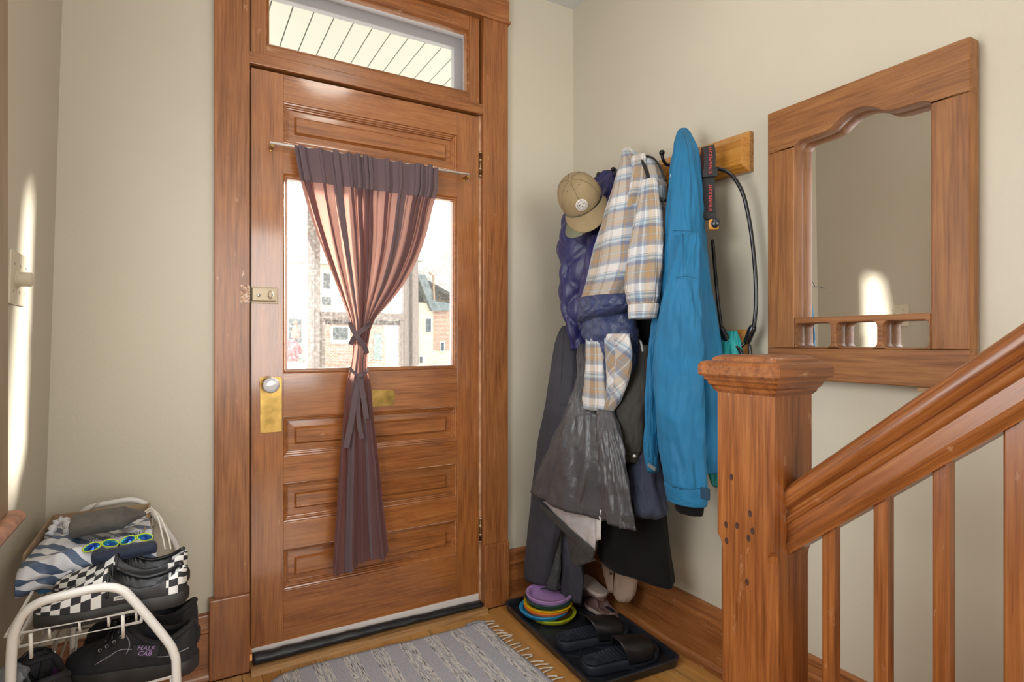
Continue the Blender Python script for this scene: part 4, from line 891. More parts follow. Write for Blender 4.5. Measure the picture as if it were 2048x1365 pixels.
stitch([px(1366, 262, 1.425), px(1376, 300, 1.365), px(1382, 380, 1.332), px(1384, 462, 1.325)], 'seam', o, M_BST)
stitch([px(1331, 975, 1.246), px(1355, 979, 1.238), px(1385, 979, 1.238), px(1410, 976, 1.246)], 'seam', o, M_BST)
a = px(1345, 355, 1.345); MB().box((a.x-0.003, a.y-0.008, a.z-0.011), (a.x+0.001, a.y+0.008, a.z+0.011), 0.001).build('logo_tag', plain('white_tag', (0.75, 0.78, 0.8), 0.6), o)

# teal bag behind the softshell on the lower rail
o = coat('teal_bag', 'teal nylon drawstring bag half hidden behind the newel post and blue jacket', 'bag', 1440, 970, 1.50)
G([(662, 1446, 1474, 1.50, 0.012), (690, 1438, 1484, 1.49, 0.03), (760, 1428, 1490, 1.485, 0.04), (860, 1416, 1486, 1.485, 0.04), (930, 1412, 1478, 1.485, 0.04), (958, 1418, 1462, 1.485, 0.035), (974, 1428, 1445, 1.485, 0.02)], [(5, 0.05, 0, 0)], 0.004, seed=30).build('body', M_TEAL, o, smooth=True)

# long charcoal coat in the corner
o = coat('charcoal_coat', 'long charcoal coat hanging lowest in the corner, closest to the door', 'coat', 1080, 1160, 1.33)
G([(652, 1126, 1139, 1.41, 0.010), (662, 1119, 1147, 1.40, 0.022), (690, 1109, 1156, 1.38, 0.04), (730, 1101, 1160, 1.36, 0.05), (780, 1094, 1162, 1.345, 0.055), (840, 1083, 1160, 1.33, 0.055), (900, 1072, 1155, 1.32, 0.055), (960, 1064, 1145, 1.31, 0.052), (1030, 1058, 1130, 1.30, 0.05), (1095, 1051, 1112, 1.29, 0.045), (1150, 1046, 1098, 1.285, 0.04), (1159, 1047, 1094, 1.285, 0.038)],
  [(4, 0.05, 0.3, 0.5), (7, 0.02, 1.5, 0)], 0.003, seed=40).build('body', M_CHAR, o, smooth=True)
M_CST = plain('charcoal_seam', (0.02, 0.02, 0.028), 0.8)
stitch([px(1127, 668, 1.345), px(1124, 720, 1.318), px(1120, 790, 1.298), px(1110, 880, 1.283)], 'seam', o, M_CST)
stitch([px(1092, 806, 1.325), px(1110, 808, 1.297), px(1130, 810, 1.288)], 'seam', o, M_CST)
stitch([px(1077, 878, 1.315), px(1092, 880, 1.29), px(1115, 883, 1.275)], 'seam', o, M_CST)

# dark trousers behind the rain jacket
o = coat('dark_trousers', 'dark grey trousers with shiny legs hanging over the frisbee stack', 'trousers', 1130, 1196, 1.34)
G([(985, 1092, 1138, 1.34, 0.03), (1040, 1089, 1132, 1.33, 0.032), (1100, 1085, 1124, 1.32, 0.03), (1150, 1086, 1120, 1.315, 0.027), (1177, 1092, 1117, 1.315, 0.022)], [(4, 0.08, 0.8, 1.0)], 0.004, seed=45).build('leg', M_RAINB, o, smooth=True)
G([(990, 1112, 1152, 1.38, 0.03), (1060, 1112, 1160, 1.375, 0.035), (1120, 1116, 1167, 1.37, 0.036), (1160, 1120, 1168, 1.37, 0.034), (1197, 1122, 1164, 1.37, 0.03)], [(5, 0.07, 2.0, 1.0)], 0.004, seed=47).build('leg', M_CHAR, o, smooth=True)

# grey rain jacket with pale lining showing below
o = coat('rain_jacket', 'thin grey rain jacket flaring out with pale lining folded up below its hem', 'jacket', 1140, 1050, 1.30)
G([(688, 1158, 1178, 1.385, 0.012), (700, 1157, 1192, 1.37, 0.03), (760, 1152, 1205, 1.34, 0.05), (818, 1132, 1214, 1.31, 0.06), (877, 1108, 1216, 1.285, 0.065), (937, 1085, 1213, 1.27, 0.065), (976, 1069, 1207, 1.265, 0.065), (996, 1062, 1204, 1.262, 0.063), (1007, 1058, 1203, 1.262, 0.062)],
  [(5, 0.10, 0.9, 1.3), (9, 0.05, 2.0, -1.2)], 0.011, seed=50, wfreq=(9, 13)).build('body', M_RAIN, o, smooth=True)
G([(820, 1196, 1226, 1.27, 0.018), (860, 1192, 1240, 1.255, 0.028), (910, 1196, 1250, 1.245, 0.03), (960, 1200, 1258, 1.24, 0.03), (1010, 1203, 1264, 1.24, 0.03), (1034, 1204, 1267, 1.24, 0.03), (1049, 1206, 1269, 1.24, 0.029)],
  [(4, 0.11, 0.3, 1.5), (7, 0.06, 1.0, -1)], 0.009, seed=52, wfreq=(9, 13)).build('sleeve', M_RAIN, o, smooth=True)
a = px(1254, 1040, 1.205); MB().box((a.x-0.004, a.y-0.022, a.z-0.010), (a.x+0.004, a.y+0.022, a.z+0.010), 0.002).build('cuff_tab', M_RAINB, o)
def sheet(P, name, m, par, nx=14, ny=14, bulge=0.012, th=0.003, seed=0):
    """curved cloth piece spanned by four corners, with thickness"""
    A, B, C_, D_ = [Vector(p) for p in P]
    def top(s, t):
        q = A.lerp(B, s).lerp(D_.lerp(C_, s), t); e = math.sin(PI*s)*math.sin(PI*t)
        q.x -= bulge*e+0.004*noise.noise(Vector((s*5+seed, t*5, seed))); return q
    mb = MB(); mb.grid(top, nx, ny)
    n = len(mb.v); mb.add([q+Vector((th, 0.5*th, 0)) for q in mb.v], [tuple(reversed(f)) for f in mb.f]); w = nx+1
    rim = [i for i in range(w)]+[j*w+nx for j in range(1, ny+1)]+[ny*w+i for i in range(nx-1, -1, -1)]+[j*w for j in range(ny-1, 0, -1)]
    for i in range(len(rim)): a_, b_ = rim[i], rim[(i+1) % len(rim)]; mb.f.append((a_, b_, n+b_, n+a_))
    return mb.build(name, m, par, smooth=True)
sheet([px(1086, 1004, 1.255), px(1193, 1000, 1.25), px(1190, 1104, 1.265), px(1158, 1082, 1.265)], 'lining', M_LINE, o, seed=3)
sheet([px(1068, 1006, 1.258), px(1088, 1012, 1.246), px(1190, 1102, 1.254), px(1184, 1122, 1.262)], 'hem_band', M_RAINB, o, nx=8, ny=24, bulge=0.004, seed=6)
sheet([px(1128, 1060, 1.275), px(1166, 1090, 1.27), px(1190, 1122, 1.275), px(1148, 1136, 1.28)], 'back_panel', M_RAINB, o, bulge=0.006, seed=9)
sheet([px(1193, 1022, 1.246), px(1203, 1020, 1.242), px(1201, 1080, 1.244), px(1191, 1083, 1.248)], 'care_label', plain('care_label_white', (0.66, 0.64, 0.62), 0.7), o, nx=4, ny=8, bulge=0.002)

# black coat
o = coat('black_coat', 'plain black wool coat reaching lowest, its flared skirt clear of the baseboard', 'coat', 1270, 1142, 1.42)
G([(640, 1262, 1310, 1.44, 0.03), (720, 1258, 1314, 1.42, 0.05), (800, 1250, 1318, 1.41, 0.06), (900, 1228, 1322, 1.40, 0.065), (1000, 1200, 1328, 1.39, 0.07), (1080, 1192, 1337, 1.39, 0.075), (1125, 1189, 1344, 1.39, 0.078), (1137, 1189, 1346, 1.39, 0.078)],
  [(5, 0.03, 0.3, 0.2), (8, 0.015, 1.0, 0)], 0.002, seed=60, hemwave=0.004).build('body', M_BLK, o, smooth=True)
MB().tube(smooth_path([px(1277, 680, 1.365), px(1282, 686, 1.350), px(1285, 700, 1.350), px(1286, 706, 1.355)], 5), 0.004, 7).build('hanging_loop', plain('white_loop', (0.7, 0.7, 0.7), 0.7), o, smooth=True)

# olive grey jacket with snap cuff, navy jacket hem below it
o = coat('olive_jacket', 'dark olive grey jacket with one pale snap on its cuff, between rain jacket and softshell', 'jacket', 1265, 925, 1.34)
G([(690, 1240, 1300, 1.37, 0.03), (760, 1232, 1300, 1.35, 0.045), (830, 1226, 1296, 1.34, 0.05), (870, 1232, 1292, 1.335, 0.045), (904, 1240, 1290, 1.33, 0.04)], [(4, 0.06, 0.3, 1)], 0.004, seed=63).build('sleeve', M_OLIVEG, o, smooth=True)
G([(902, 1240, 1290, 1.33, 0.041), (908, 1240, 1290, 1.33, 0.042), (922, 1243, 1289, 1.33, 0.040)], [(5, 0.015, 0, 0)], 0.001, nrow=10).build('cuff', M_OLIVEG, o, smooth=True)
c = px(1269, 913, 1.286); MB().lathe([(0, 0.003), (0.0045, 0.0025), (0.006, 0.001), (0.006, -0.003)], c, (-0.75, -0.65, 0), 14).build('snap', plain('pale_snap', (0.55, 0.53, 0.5), 0.4, 0.3), o, smooth=True)
o = coat('navy_jacket', 'dull navy cotton jacket hem showing between the snap cuff and the black coat', 'jacket', 1295, 1033, 1.36)
G([(860, 1262, 1312, 1.385, 0.03), (920, 1255, 1318, 1.36, 0.045), (960, 1255, 1326, 1.345, 0.052), (1000, 1258, 1334, 1.335, 0.055), (1022, 1262, 1336, 1.332, 0.054), (1032, 1270, 1326, 1.335, 0.045)], [(5, 0.05, 0.8, 0.6), (9, 0.03, 0, 0)], 0.004, seed=66).build('body', M_NAVY, o, smooth=True)

# beige jacket at the back
o = coat('beige_jacket', 'beige canvas jacket sleeve and snap placket hanging below the black coat', 'jacket', 1240, 1204, 1.47)
G([(1060, 1230, 1276, 1.48, 0.03), (1110, 1230, 1277, 1.475, 0.033), (1150, 1230, 1276, 1.47, 0.033), (1180, 1227, 1271, 1.465, 0.033), (1196, 1228, 1264, 1.465, 0.03), (1204, 1238, 1256, 1.465, 0.02)], [(4, 0.03, 0, 0)], 0.002, seed=70).build('sleeve', M_BEIGE, o, smooth=True)
sheet([px(1200, 1118, 1.465), px(1227, 1120, 1.455), px(1226, 1186, 1.455), px(1216, 1186, 1.46)], 'placket', M_BEIGE, o, nx=10, ny=10, bulge=0.006, seed=4)
c = px(1221, 1148, 1.447); MB().lathe([(0, 0.003), (0.005, 0.002), (0.006, 0), (0.006, -0.003)], c, (-0.75, -0.65, 0), 12).build('snap', plain('dark_snap', (0.12, 0.09, 0.06), 0.4, 0.7), o, smooth=True)

# ------------------------------------------------------------------ caps
def cap(label, center, R, fwd, up, m, patch=False, brim_only=False, name='baseball_cap'):
    fwd = Vector(fwd).normalized(); up = Vector(up); up = (up-fwd*up.dot(fwd)).normalized(); sd_ = fwd.cross(up)
    o = thing(name, center, label, 'cap', 'caps on the coat rail'); c = Vector(center)
    def W(a, b, h): return c+sd_*a+fwd*b+up*h     # side, front, height
    def crown(s, t):
        th = 2*PI*s; ph = t*PI/2; r = math.cos(ph)**0.72; hgt = math.sin(ph)
        fb = 1.12; groove = 1-0.018*math.exp(-((((s*6) % 1)-0.5)*9)**2)
        return W(R*r*math.cos(th)*groove, R*fb*r*math.sin(th)*groove, R*1.18*hgt*(0.985+0.015*groove))
    mb = MB().grid(crown, 96, 28, closed_u=True); mb.build('crown', m, o, smooth=True)
    def brim(s, t, dz=0):
        th = lerp(0.10, 0.90, s)*PI; ext = 0.086*(math.sin(lerp(0, 1, s)*PI))**0.55*t
        a = R*math.cos(th)*(1+0.10*t); b = R*1.12*math.sin(th)+ext
        return W(a, b, -0.002-0.010*(a/R)**2*1.2+dz-0.012*t)
    mb = MB(); mb.grid(lambda s, t: brim(s, t), 40, 12); n = len(mb.v); mb.add([brim(i/40, j/12, -0.0035) for j in range(13) for i in range(41)], [tuple(reversed(f)) for f in mb.f])
    w = 41; rim = list(range(w))+[j*w+40 for j in range(1, 13)]+[12*w+i for i in range(39, -1, -1)]+[j*w for j in range(11, 0, -1)]
    for i in range(len(rim)): a_, b_ = rim[i], rim[(i+1) % len(rim)]; mb.f.append((a_, b_, n+b_, n+a_))
    mb.build('brim', m, o, smooth=True)
    MB().lathe([(0.008, 0), (0.007, 0.004), (0, 0.006)], W(0, 0, R*1.178), up, 12).build('button', m, o, smooth=True)
    sm = plain('cap_seam', (0.16, 0.115, 0.065), 0.8)
    for k in range(3):
        th0 = PI/2+k*PI/3
        pts = [crown((th0/(2*PI)+i) % 1, t)+up*0.0008 for i in (0,) for t in [q/14 for q in range(1, 14)]]+[crown((th0/(2*PI)+0.5) % 1, t)+up*0.0008 for t in [q/14 for q in range(13, 0, -1)]]
        MB().tube(pts, 0.0010, 5).build('seam', sm, o, smooth=True)
    if patch:
        pc_ = crown(0.25, 0.24); nr = (fwd*0.93+up*0.36).normalized(); e1 = sd_; e2 = nr.cross(e1)
        pt = MB().lathe([(0, 0.004), (0.021, 0.0035), (0.0225, 0.002), (0.0225, -0.004)], pc_, nr, 28).build('patch', plain('patch_white', (0.66, 0.62, 0.58), 0.7), o, smooth=True); pt['label'] = 'round white embroidered patch'
        ink = plain('patch_ink', (0.05, 0.04, 0.04), 0.7)
        rg = [pc_+nr*0.0045+(e1*math.cos(2*PI*i/28)+e2*math.sin(2*PI*i/28))*0.0145 for i in range(28)]; MB().tube(rg, 0.0006, 5, closed=True).build('patch_ring', ink, pt)
        for i in range(22):
            aa = 2*PI*i/22; q = pc_+nr*0.0045+(e1*math.cos(aa)+e2*math.sin(aa))*0.0183; rr = (e1*math.cos(aa)+e2*math.sin(aa))*0.0017
            MB().tube([q-rr, q+rr], 0.0006, 4).build('patch_mark', ink, pt)
        for dx, dy, rr in ((-0.007, -0.004, 0.0024), (0.007, -0.004, 0.0024), (0, 0.003, 0.0022)):
            MB().lathe([(0, 0.0015), (rr, 0.0005), (rr, -0.001)], pc_+nr*0.0042+e1*dx+e2*dy, nr, 10).build('patch_mark', ink, pt)
        bow = [pc_+nr*0.0046+e1*(0.009*math.cos(2*PI*i/24))+e2*(0.0075*math.sin(2*PI*i/24)+0.001) for i in range(24)]; MB().tube(bow, 0.0005, 4, closed=True).build('patch_mark', ink, pt)
        for k in range(2):
            q = crown(0.25+(0.09 if k else -0.09), 0.72)+up*0.001
            MB().lathe([(0.0, 0.001), (0.0022, 0.0005), (0.0022, -0.001)], q, (crown(0.25+(0.09 if k else -0.09), 0.72)-c).normalized(), 8).build('eyelet', plain('eyelet_dark', (0.06, 0.04, 0.02), 0.8), o)
    return o
tk = fabric('tan_cap_cotton', (0.30, 0.225, 0.125), 0.85, wscale=12, wr=0.15)
ol = fabric('olive_cap_cotton', (0.17, 0.175, 0.115), 0.85, wscale=12, wr=0.15)
cc = px(1152, 381, 1.285); vd = (Vector((0, 0, H))-cc); vd.z = 0; vd.normalize(); sr = vd.cross(Vector((0, 0, 1)))
fw = vd*0.62-Vector((0, 0, 1))*0.72-sr*0.20; upv = vd*0.70+Vector((0, 0, 1))*0.66+sr*0.46
cap('tan baseball cap with round white patch hung on the coat rail by the corner', cc-Vector(upv).normalized()*0.045-Vector(fw).normalized()*0.008, 0.083, fw, upv, tk, True)
fw2 = Vector(fw)+sr*0.42; cap('olive cap nested under the tan one, only its brim edge showing', cc-Vector(upv).normalized()*0.084-Vector(fw).normalized()*0.002+sr*0.008, 0.072, fw2, upv, ol)

# ------------------------------------------------------------------ headlamp strap on the hook
hl = thing('headlamp', px(1420, 460, 1.46), 'black headlamp strap with red lettering hanging from the coat rail hook', 'headlamp')
stp_m = plain('black_elastic', (0.010, 0.010, 0.012), 0.6); red = plain('red_lettering', (0.55, 0.06, 0.05), 0.6)
XS = 1.462
ribbon([px(1417, 292, XS-0.012), px(1420, 310, XS-0.014), px(1419, 340, XS-0.012), px(1418, 372, XS-0.010), px(1420, 410, XS-0.010), px(1421, 438, XS-0.008)], 0.034, (-0.72, -0.69, 0), 'strap', hl, stp_m, 0.002)
ribbon([px(1411, 296, XS+0.02), px(1409, 330, XS+0.02), px(1411, 380, XS+0.02), px(1413, 430, XS+0.012)], 0.028, (-0.72, -0.69, 0), 'strap', hl, plain('strap_red_edge', (0.06, 0.012, 0.012), 0.6), 0.002)
MB().box(Vector((-0.008, -0.024, -0.010)), Vector((0.008, 0.024, 0.010)), 0.004).frombm if False else None
def obox(c, sx_, sy_, sz_, ang, bev=0.003):
    c = Vector(c); return MB().box(c-Vector((sx_, sy_, sz_))/2, c+Vector((sx_, sy_, sz_))/2, bev, Matrix.Rotation(ang, 3, 'Z'), c)
ANG = math.atan2(-0.69, -0.72)
obox(px(1420, 346, XS-0.016), 0.008, 0.046, 0.026, ANG).build('buckle', stp_m, hl)
obox(px(1417, 432, XS-0.012), 0.016, 0.044, 0.026, ANG, 0.006).build('clip', stp_m, hl)
obox(px(1427, 450, XS-0.012), 0.024, 0.032, 0.034, ANG, 0.008).build('lamp_housing', plain('orange_plastic', (0.62, 0.27, 0.02), 0.4), hl)
MB().lathe([(0, 0.014), (0.010, 0.013), (0.0125, 0.010), (0.0125, -0.012)], px(1431, 447, XS-0.022), (-0.72, -0.69, 0.1), 18).build('lamp_lens', plain('dark_lens', (0.03, 0.03, 0.04), 0.2), hl, smooth=True)
for (v_, s_) in ((320, 0.016), (396, 0.016)):
    v, f = text_mesh('STREAMLIGHT', s_)
    c = px(1421.5, v_, XS-0.0175); M = frame_mat(c, (0, 0, 1), Vector((0.69, -0.72, 0))*-1, (-0.72, -0.69, 0))
    MB().add([M @ Vector((q.x*0.82, q.y, q.z)) for q in v], f).build('lettering', red, hl)
c = px(1421, 388, XS-0.017)

# ------------------------------------------------------------------ cable lock
cb = thing('cable_lock', px(1490, 690, 1.50), 'black steel cable lock looped from the hook down beside the mirror', 'cable lock')
M_CABLE = plain('black_vinyl_cable', (0.008, 0.008, 0.010), 0.22, spec=0.6); XC = 1.505
MB().tube(smooth_path([px(u, v, x) for u, v, x in ((1408, 352, 1.49), (1416, 341, 1.475), (1436, 338, 1.47), (1462, 349, 1.478), (1484, 383, 1.49), (1496, 428, 1.50), (1504, 478, XC), (1510, 540, XC), (1512, 600, XC), (1509, 645, XC), (1506, 658, XC))], 7), 0.0060, 10).build('cable', M_CABLE, cb, smooth=True)
MB().tube([px(1507, 652, XC), px(1505, 657, XC), px(1494, 684, XC), px(1493, 687, XC)], [0.009, 0.0115, 0.0115, 0.009], 12).build('crimp_sleeve', M_CABLE, cb, smooth=True)
MB().tube([px(1443, 655, 1.475), px(1444, 660, 1.475), px(1455, 682, 1.475), px(1457, 686, 1.475)], [0.008, 0.0105, 0.0105, 0.008], 12).build('crimp_sleeve', M_CABLE, cb, smooth=True)
MB().tube(smooth_path([px(u, v, x) for u, v, x in ((1494, 684, XC), (1482, 694, 1.495), (1474, 704, 1.49), (1468, 722, 1.49), (1476, 750, 1.49), (1492, 752, 1.495), (1500, 720, 1.50), (1499, 690, XC))], 6), 0.0052, 9).build('end_loop', M_CABLE, cb, smooth=True)
MB().tube(smooth_path([px(u, v, x) for u, v, x in ((1455, 682, 1.475), (1468, 690, 1.478), (1482, 704, 1.48), (1487, 724, 1.48), (1478, 748, 1.48), (1464, 744, 1.478), (1459, 716, 1.476), (1457, 686, 1.475))], 6), 0.0052, 9).build('end_loop', M_CABLE, cb, smooth=True)
MB().tube(smooth_path([px(1443, 655, 1.475), px(1438, 620, 1.49), px(1432, 560, 1.52), px(1425, 480, 1.53)], 6), 0.0058, 9).build('cable', M_CABLE, cb, smooth=True)
# ------------------------------------------------------------------ rug
RGX0, RGX1, RGY0, RGY1 = 0.255, 1.035, 1.36, 2.020
t = NT('rag_rug_weave'); tc = t.coord(); sp_ = t.add('ShaderNodeSeparateXYZ'); t.link(tc, sp_.inputs[0])
xw = t.math('ADD', sp_.outputs[0], t.math('MULTIPLY', t.noise(tc, 6, 2), 0.012))
band = t.ramp(t.math('FRACT', t.math('MULTIPLY', xw, 1/0.098)), [(0.0, (0, 0, 0)), (0.42, (1, 1, 1)), (0.64, (0.0, 0.0, 0.0)), (0.70, (1, 1, 1)), (0.94, (0, 0, 0))], 'CONSTANT')
lines = t.noise(t.coord('Object', (1, 0.07, 1)), 330, 3, 0.8)
strand = t.ramp(lines, [(0.36, (0.05, 0.05, 0.06)), (0.44, (0.26, 0.26, 0.27)), (0.50, (0.62, 0.60, 0.57)), (0.62, (0.70, 0.68, 0.64)), (0.68, (0.14, 0.14, 0.15))])
greyc = t.ramp(t.noise(tc, 120, 3), [(0.3, (0.34, 0.345, 0.39)), (0.7, (0.45, 0.455, 0.50))])
t.set(t.mix(band, greyc, strand), 0.95, sheen=0.2, spec=0.1); t.bump(t.math('ADD', lines, t.noise(tc, 350, 2)), 0.5, 0.004); M_RUG = t.m
rug = thing('rag_rug', ((RGX0+RGX1)/2, (RGY0+RGY1)/2, 0.0), 'small grey striped rag rug with white fringe on the oak floor', 'rug')
def rugp(s, t_, top=True):
    x = lerp(RGX0, RGX1, s); y = lerp(RGY0, RGY1, t_)
    y += 0.012*math.sin(s*5.2+0.5)*t_-0.02*(max(0, 0.10-s)/0.10)**2*t_*1.4+0.02*max(0, s-0.85)*t_
    x += 0.008*math.sin(t_*6)
    return Vector((x, y, (0.0085+0.0018*noise.noise(Vector((s*9, t_*7, 0)))) if top else 0.0008))
mb = MB(); mb.grid(lambda s, t_: rugp(s, t_), 60, 44); n = len(mb.v); mb.add([rugp(i/60, j/44, False) for j in range(45) for i in range(61)], [tuple(reversed(f)) for f in mb.f])
w = 61; rim = list(range(w))+[j*w+60 for j in range(1, 45)]+[44*w+i for i in range(59, -1, -1)]+[j*w for j in range(43, 0, -1)]
for i in range(len(rim)): a_, b_ = rim[i], rim[(i+1) % len(rim)]; mb.f.append((a_, b_, n+b_, n+a_))
mb.build('weave', M_RUG, rug, smooth=True)
M_FR = plain('cream_fringe', (0.60, 0.55, 0.47), 0.9); random.seed(5)
for side, xs in ((1, RGX1), (-1, RGX0)):
    for k in range(26):
        ty = (k+0.5)/26; b = rugp(1 if side > 0 else 0, ty); L_ = random.uniform(0.035, 0.06); dy = random.uniform(-0.02, 0.012)
        pts = [b+Vector((-side*0.004, 0, -0.003)), b+Vector((side*L_*0.4, dy*0.3, -0.002)), b+Vector((side*L_, dy, -0.0055))]
        mb = MB().tube(smooth_path(pts, 3), [0.0024]*5+[0.0036, 0.0012], 6); mb.build('tassel', M_FR, rug, smooth=True)
MB().tube(smooth_path([rugp(0.90, 1.0)+Vector((0, -0.004, 0.004)), rugp(0.95, 0.99)+Vector((0, 0, 0.004)), rugp(1.0, 0.975)+Vector((0, 0, 0.002))], 6), 0.0045, 7).build('corner_braid', plain('braid_grey', (0.25, 0.25, 0.27), 0.9, nscale=150, namt=0.7), rug, smooth=True)

# ------------------------------------------------------------------ boot tray
NLC = Vector((1.113, 1.42, 0)); TE = Vector((0.061, 0.998, 0)); TW = Vector((0.998, -0.061, 0)); TL, TWD = 0.66, 0.372
def tp_(a, b, z): return NLC+TW*a+TE*b+Vector((0, 0, z))
M_TRAY = plain('black_tray_plastic', (0.014, 0.016, 0.022), 0.34, nscale=7, namt=0.5, bump=0.25, bscale=25, spec=0.5)
tray = thing('boot_tray', tp_(TWD/2, TL/2, 0), 'black plastic boot tray along the baseboard under the coats', 'boot tray')
def rr(ins, z, r): return [tp_(a, b, z) for a, b in round_rect(ins, ins, TWD-ins, TL-ins, r, 6)]
rings = [rr(0.010, 0.001, 0.03), rr(0.002, 0.024, 0.036), rr(0.000, 0.030, 0.038), rr(0.003, 0.033, 0.036), rr(0.012, 0.031, 0.03), rr(0.020, 0.008, 0.024), rr(0.026, 0.006, 0.02)]
mb = loft(rings, True); mb.build('shell', M_TRAY, tray, angle=50)
random.seed(3)
for a, b, ang in [(0.06+0.062*i, 0.07+0.075*j+(0.03 if i % 2 else 0), 0.7 if (i+j) % 2 else -0.7) for i in range(5) for j in range(7)]:
    c = tp_(a, b, 0.0065); MB().box(c-Vector((0.026, 0.0025, 0.002)), c+Vector((0.026, 0.0025, 0.0022)), 0.0012, Matrix.Rotation(ang, 3, 'Z'), c).build('rib', M_TRAY, tray)

# ------------------------------------------------------------------ frisbees
FC = pz(1100, 1217, 0.045)
def frisbee(label, c, r, h, col, tilt=(0, 0)):
    mb = MB()
    prof = [(0.0, 0.0), (r*0.80, 0.0), (r*0.90, 0.003), (r*0.965, h*0.6), (r, h), (r*0.985, h+0.0015), (r*0.855, h-0.0002), (r*0.84, h-0.002), (r*0.82, 0.0045), (r*0.45, 0.0035), (0.0, 0.0035)]
    mb.lathe(prof, (0, 0, 0), (0, 0, 1), 48)
    R_ = Matrix.Rotation(tilt[0], 3, 'X') @ Matrix.Rotation(tilt[1], 3, 'Y'); mb.v = [R_ @ q+Vector(c) for q in mb.v]
    return tag(mb.build('frisbee', plain('plastic_'+label.split()[0]+label.split()[1], col, 0.38), angle=50), label, 'frisbee', 'stack of frisbees in the boot tray')
z = 0.0085
for lab, dx, dy, r, col in (('lime green frisbee at the bottom of the stack in the boot tray', 0.004, -0.004, 0.0985, (0.46, 0.52, 0.02)), ('dark maroon frisbee just above the lime one', -0.006, 0.004, 0.090, (0.09, 0.02, 0.03)),
                            ('bright blue frisbee sticking out to the left of the stack', -0.024, 0.010, 0.100, (0.02, 0.30, 0.60)), ('orange frisbee between the blue and yellow ones', -0.012, 0.006, 0.0945, (0.72, 0.17, 0.03)),
                            ('golden yellow frisbee in the upper half of the stack', -0.006, 0.008, 0.0985, (0.74, 0.46, 0.005)), ('dark green frisbee directly under the lilac one', 0.000, 0.012, 0.0965, (0.008, 0.055, 0.05)), ('lilac frisbee on top of the stack, open side up', 0.004, 0.014, 0.0955, (0.46, 0.27, 0.56))):
    frisbee(lab, (FC.x+dx+0.01, FC.y+dy+0.012, z), r, 0.026 if 'lilac' in lab else 0.019, col); z += 0.008 if 'maroon' in lab else (0.0155 if 'dark green' in lab else 0.0098)

# ------------------------------------------------------------------ footwear builders (local: x from toe to heel, y to the side, z up)
WS = [(0, 0.02), (0.012, 0.30), (0.04, 0.56), (0.10, 0.82), (0.20, 0.97), (0.32, 1.0), (0.5, 0.86), (0.68, 0.76), (0.82, 0.74), (0.92, 0.68), (0.97, 0.50), (0.992, 0.26), (1, 0.02)]
def interp(T, s):
    for (a, va), (b, vb) in zip(T[:-1], T[1:]):
        if s <= b: k = (s-a)/(b-a); k = k*k*(3-2*k)*0.5+k*0.5; return lerp(va, vb, k)
    return T[-1][1]
def sole_mesh(L_, Wd, z0, z1, M, over=0.004, bend=0.0, n=40):
    ring = [(i/n, 1) for i in range(n+1)]+[(i/n, -1) for i in range(n-1, 0, -1)]
    def pt(s, sd_, z, g): return M @ Vector((lerp(-g, L_+g, s), sd_*(interp(WS, s)*Wd/2+g), z+bend*(max(0, 0.2-s)*5)**2))
    rg = [[pt(s, d, z0, over*0.3) for s, d in ring], [pt(s, d, lerp(z0, z1, 0.2), over) for s, d in ring], [pt(s, d, lerp(z0, z1, 0.85), over) for s, d in ring], [pt(s, d, z1, over*0.4) for s, d in ring]]
    return loft(rg)
def upper_fn(L_, Wd, HT, z0, open0, open1, A_, M, zin=0.012):
    def fn(s, t_):
        w_ = interp(WS, s)*Wd/2*0.97; h = interp(HT, s); th = PI*t_
        y = w_*math.copysign(abs(math.cos(th))**0.75, math.cos(th)); z = z0+h*abs(math.sin(th))**0.72
        if open0 < s < open1:
            q = (s-(open0+open1)/2)/((open1-open0)/2); al = A_*math.sqrt(max(0, 1-q*q)); dth = abs(th-PI/2)
            k = min(1, max(0, (al-dth)/0.16)); k = k*k*(3-2*k)
            z = lerp(z, z0+zin, k); y = y*(1-0.15*k)
        return M @ Vector((s*L_, y, z))
    return fn
HT_LOW = [(0, 0.010), (0.03, 0.024), (0.10, 0.032), (0.25, 0.044), (0.38, 0.060), (0.47, 0.074), (0.54, 0.066), (0.70, 0.052), (0.86, 0.055), (0.95, 0.058), (1, 0.050)]
HT_MID = [(0, 0.014), (0.03, 0.030), (0.10, 0.040), (0.25, 0.052), (0.38, 0.072), (0.47, 0.092), (0.56, 0.094), (0.72, 0.082), (0.86, 0.082), (0.95, 0.082), (1, 0.070)]
def part_grid(fn, s0, s1, t0, t1, name, m, par, ns=30, nt=40, uvs=(1, 1)):
    mb = MB().grid(lambda i, j: fn(lerp(s0, s1, i), lerp(t0, t1, j)), ns, nt, uvfn=lambda i, j: (lerp(s0, s1, i)*uvs[0], lerp(t0, t1, j)*uvs[1]))
    return mb.build(name, m, par, smooth=True)
t = NT('black_white_checker_canvas'); tc = t.add('ShaderNodeTexCoord'); ck = t.add('ShaderNodeTexChecker'); ck.inputs['Scale'].default_value = 1.0; ck.inputs['Color1'].default_value = (0.70, 0.69, 0.66, 1); ck.inputs['Color2'].default_value = (0.022, 0.022, 0.026, 1)
mp = t.add('ShaderNodeMapping'); mp.inputs['Location'].default_value = (0.01, 0.01, 0.5); t.link(tc.outputs['UV'], mp.inputs['Vector']); t.link(mp.outputs[0], ck.inputs['Vector']); t.set(ck.outputs['Color'], 0.8); t.bump(t.noise(t.coord(), 400, 2), 0.15, 0.0006); M_CHK = t.m
M_BLKS = plain('black_suede', (0.012, 0.012, 0.015), 0.75, nscale=60, namt=0.3, bump=0.15, bscale=200, sheen=0.03)
M_BLKL = plain('black_leather', (0.011, 0.011, 0.013), 0.42, bump=0.1, bscale=120)
M_BSOLE = plain('black_rubber_sole', (0.022, 0.021, 0.020), 0.6, nscale=20, namt=0.4)
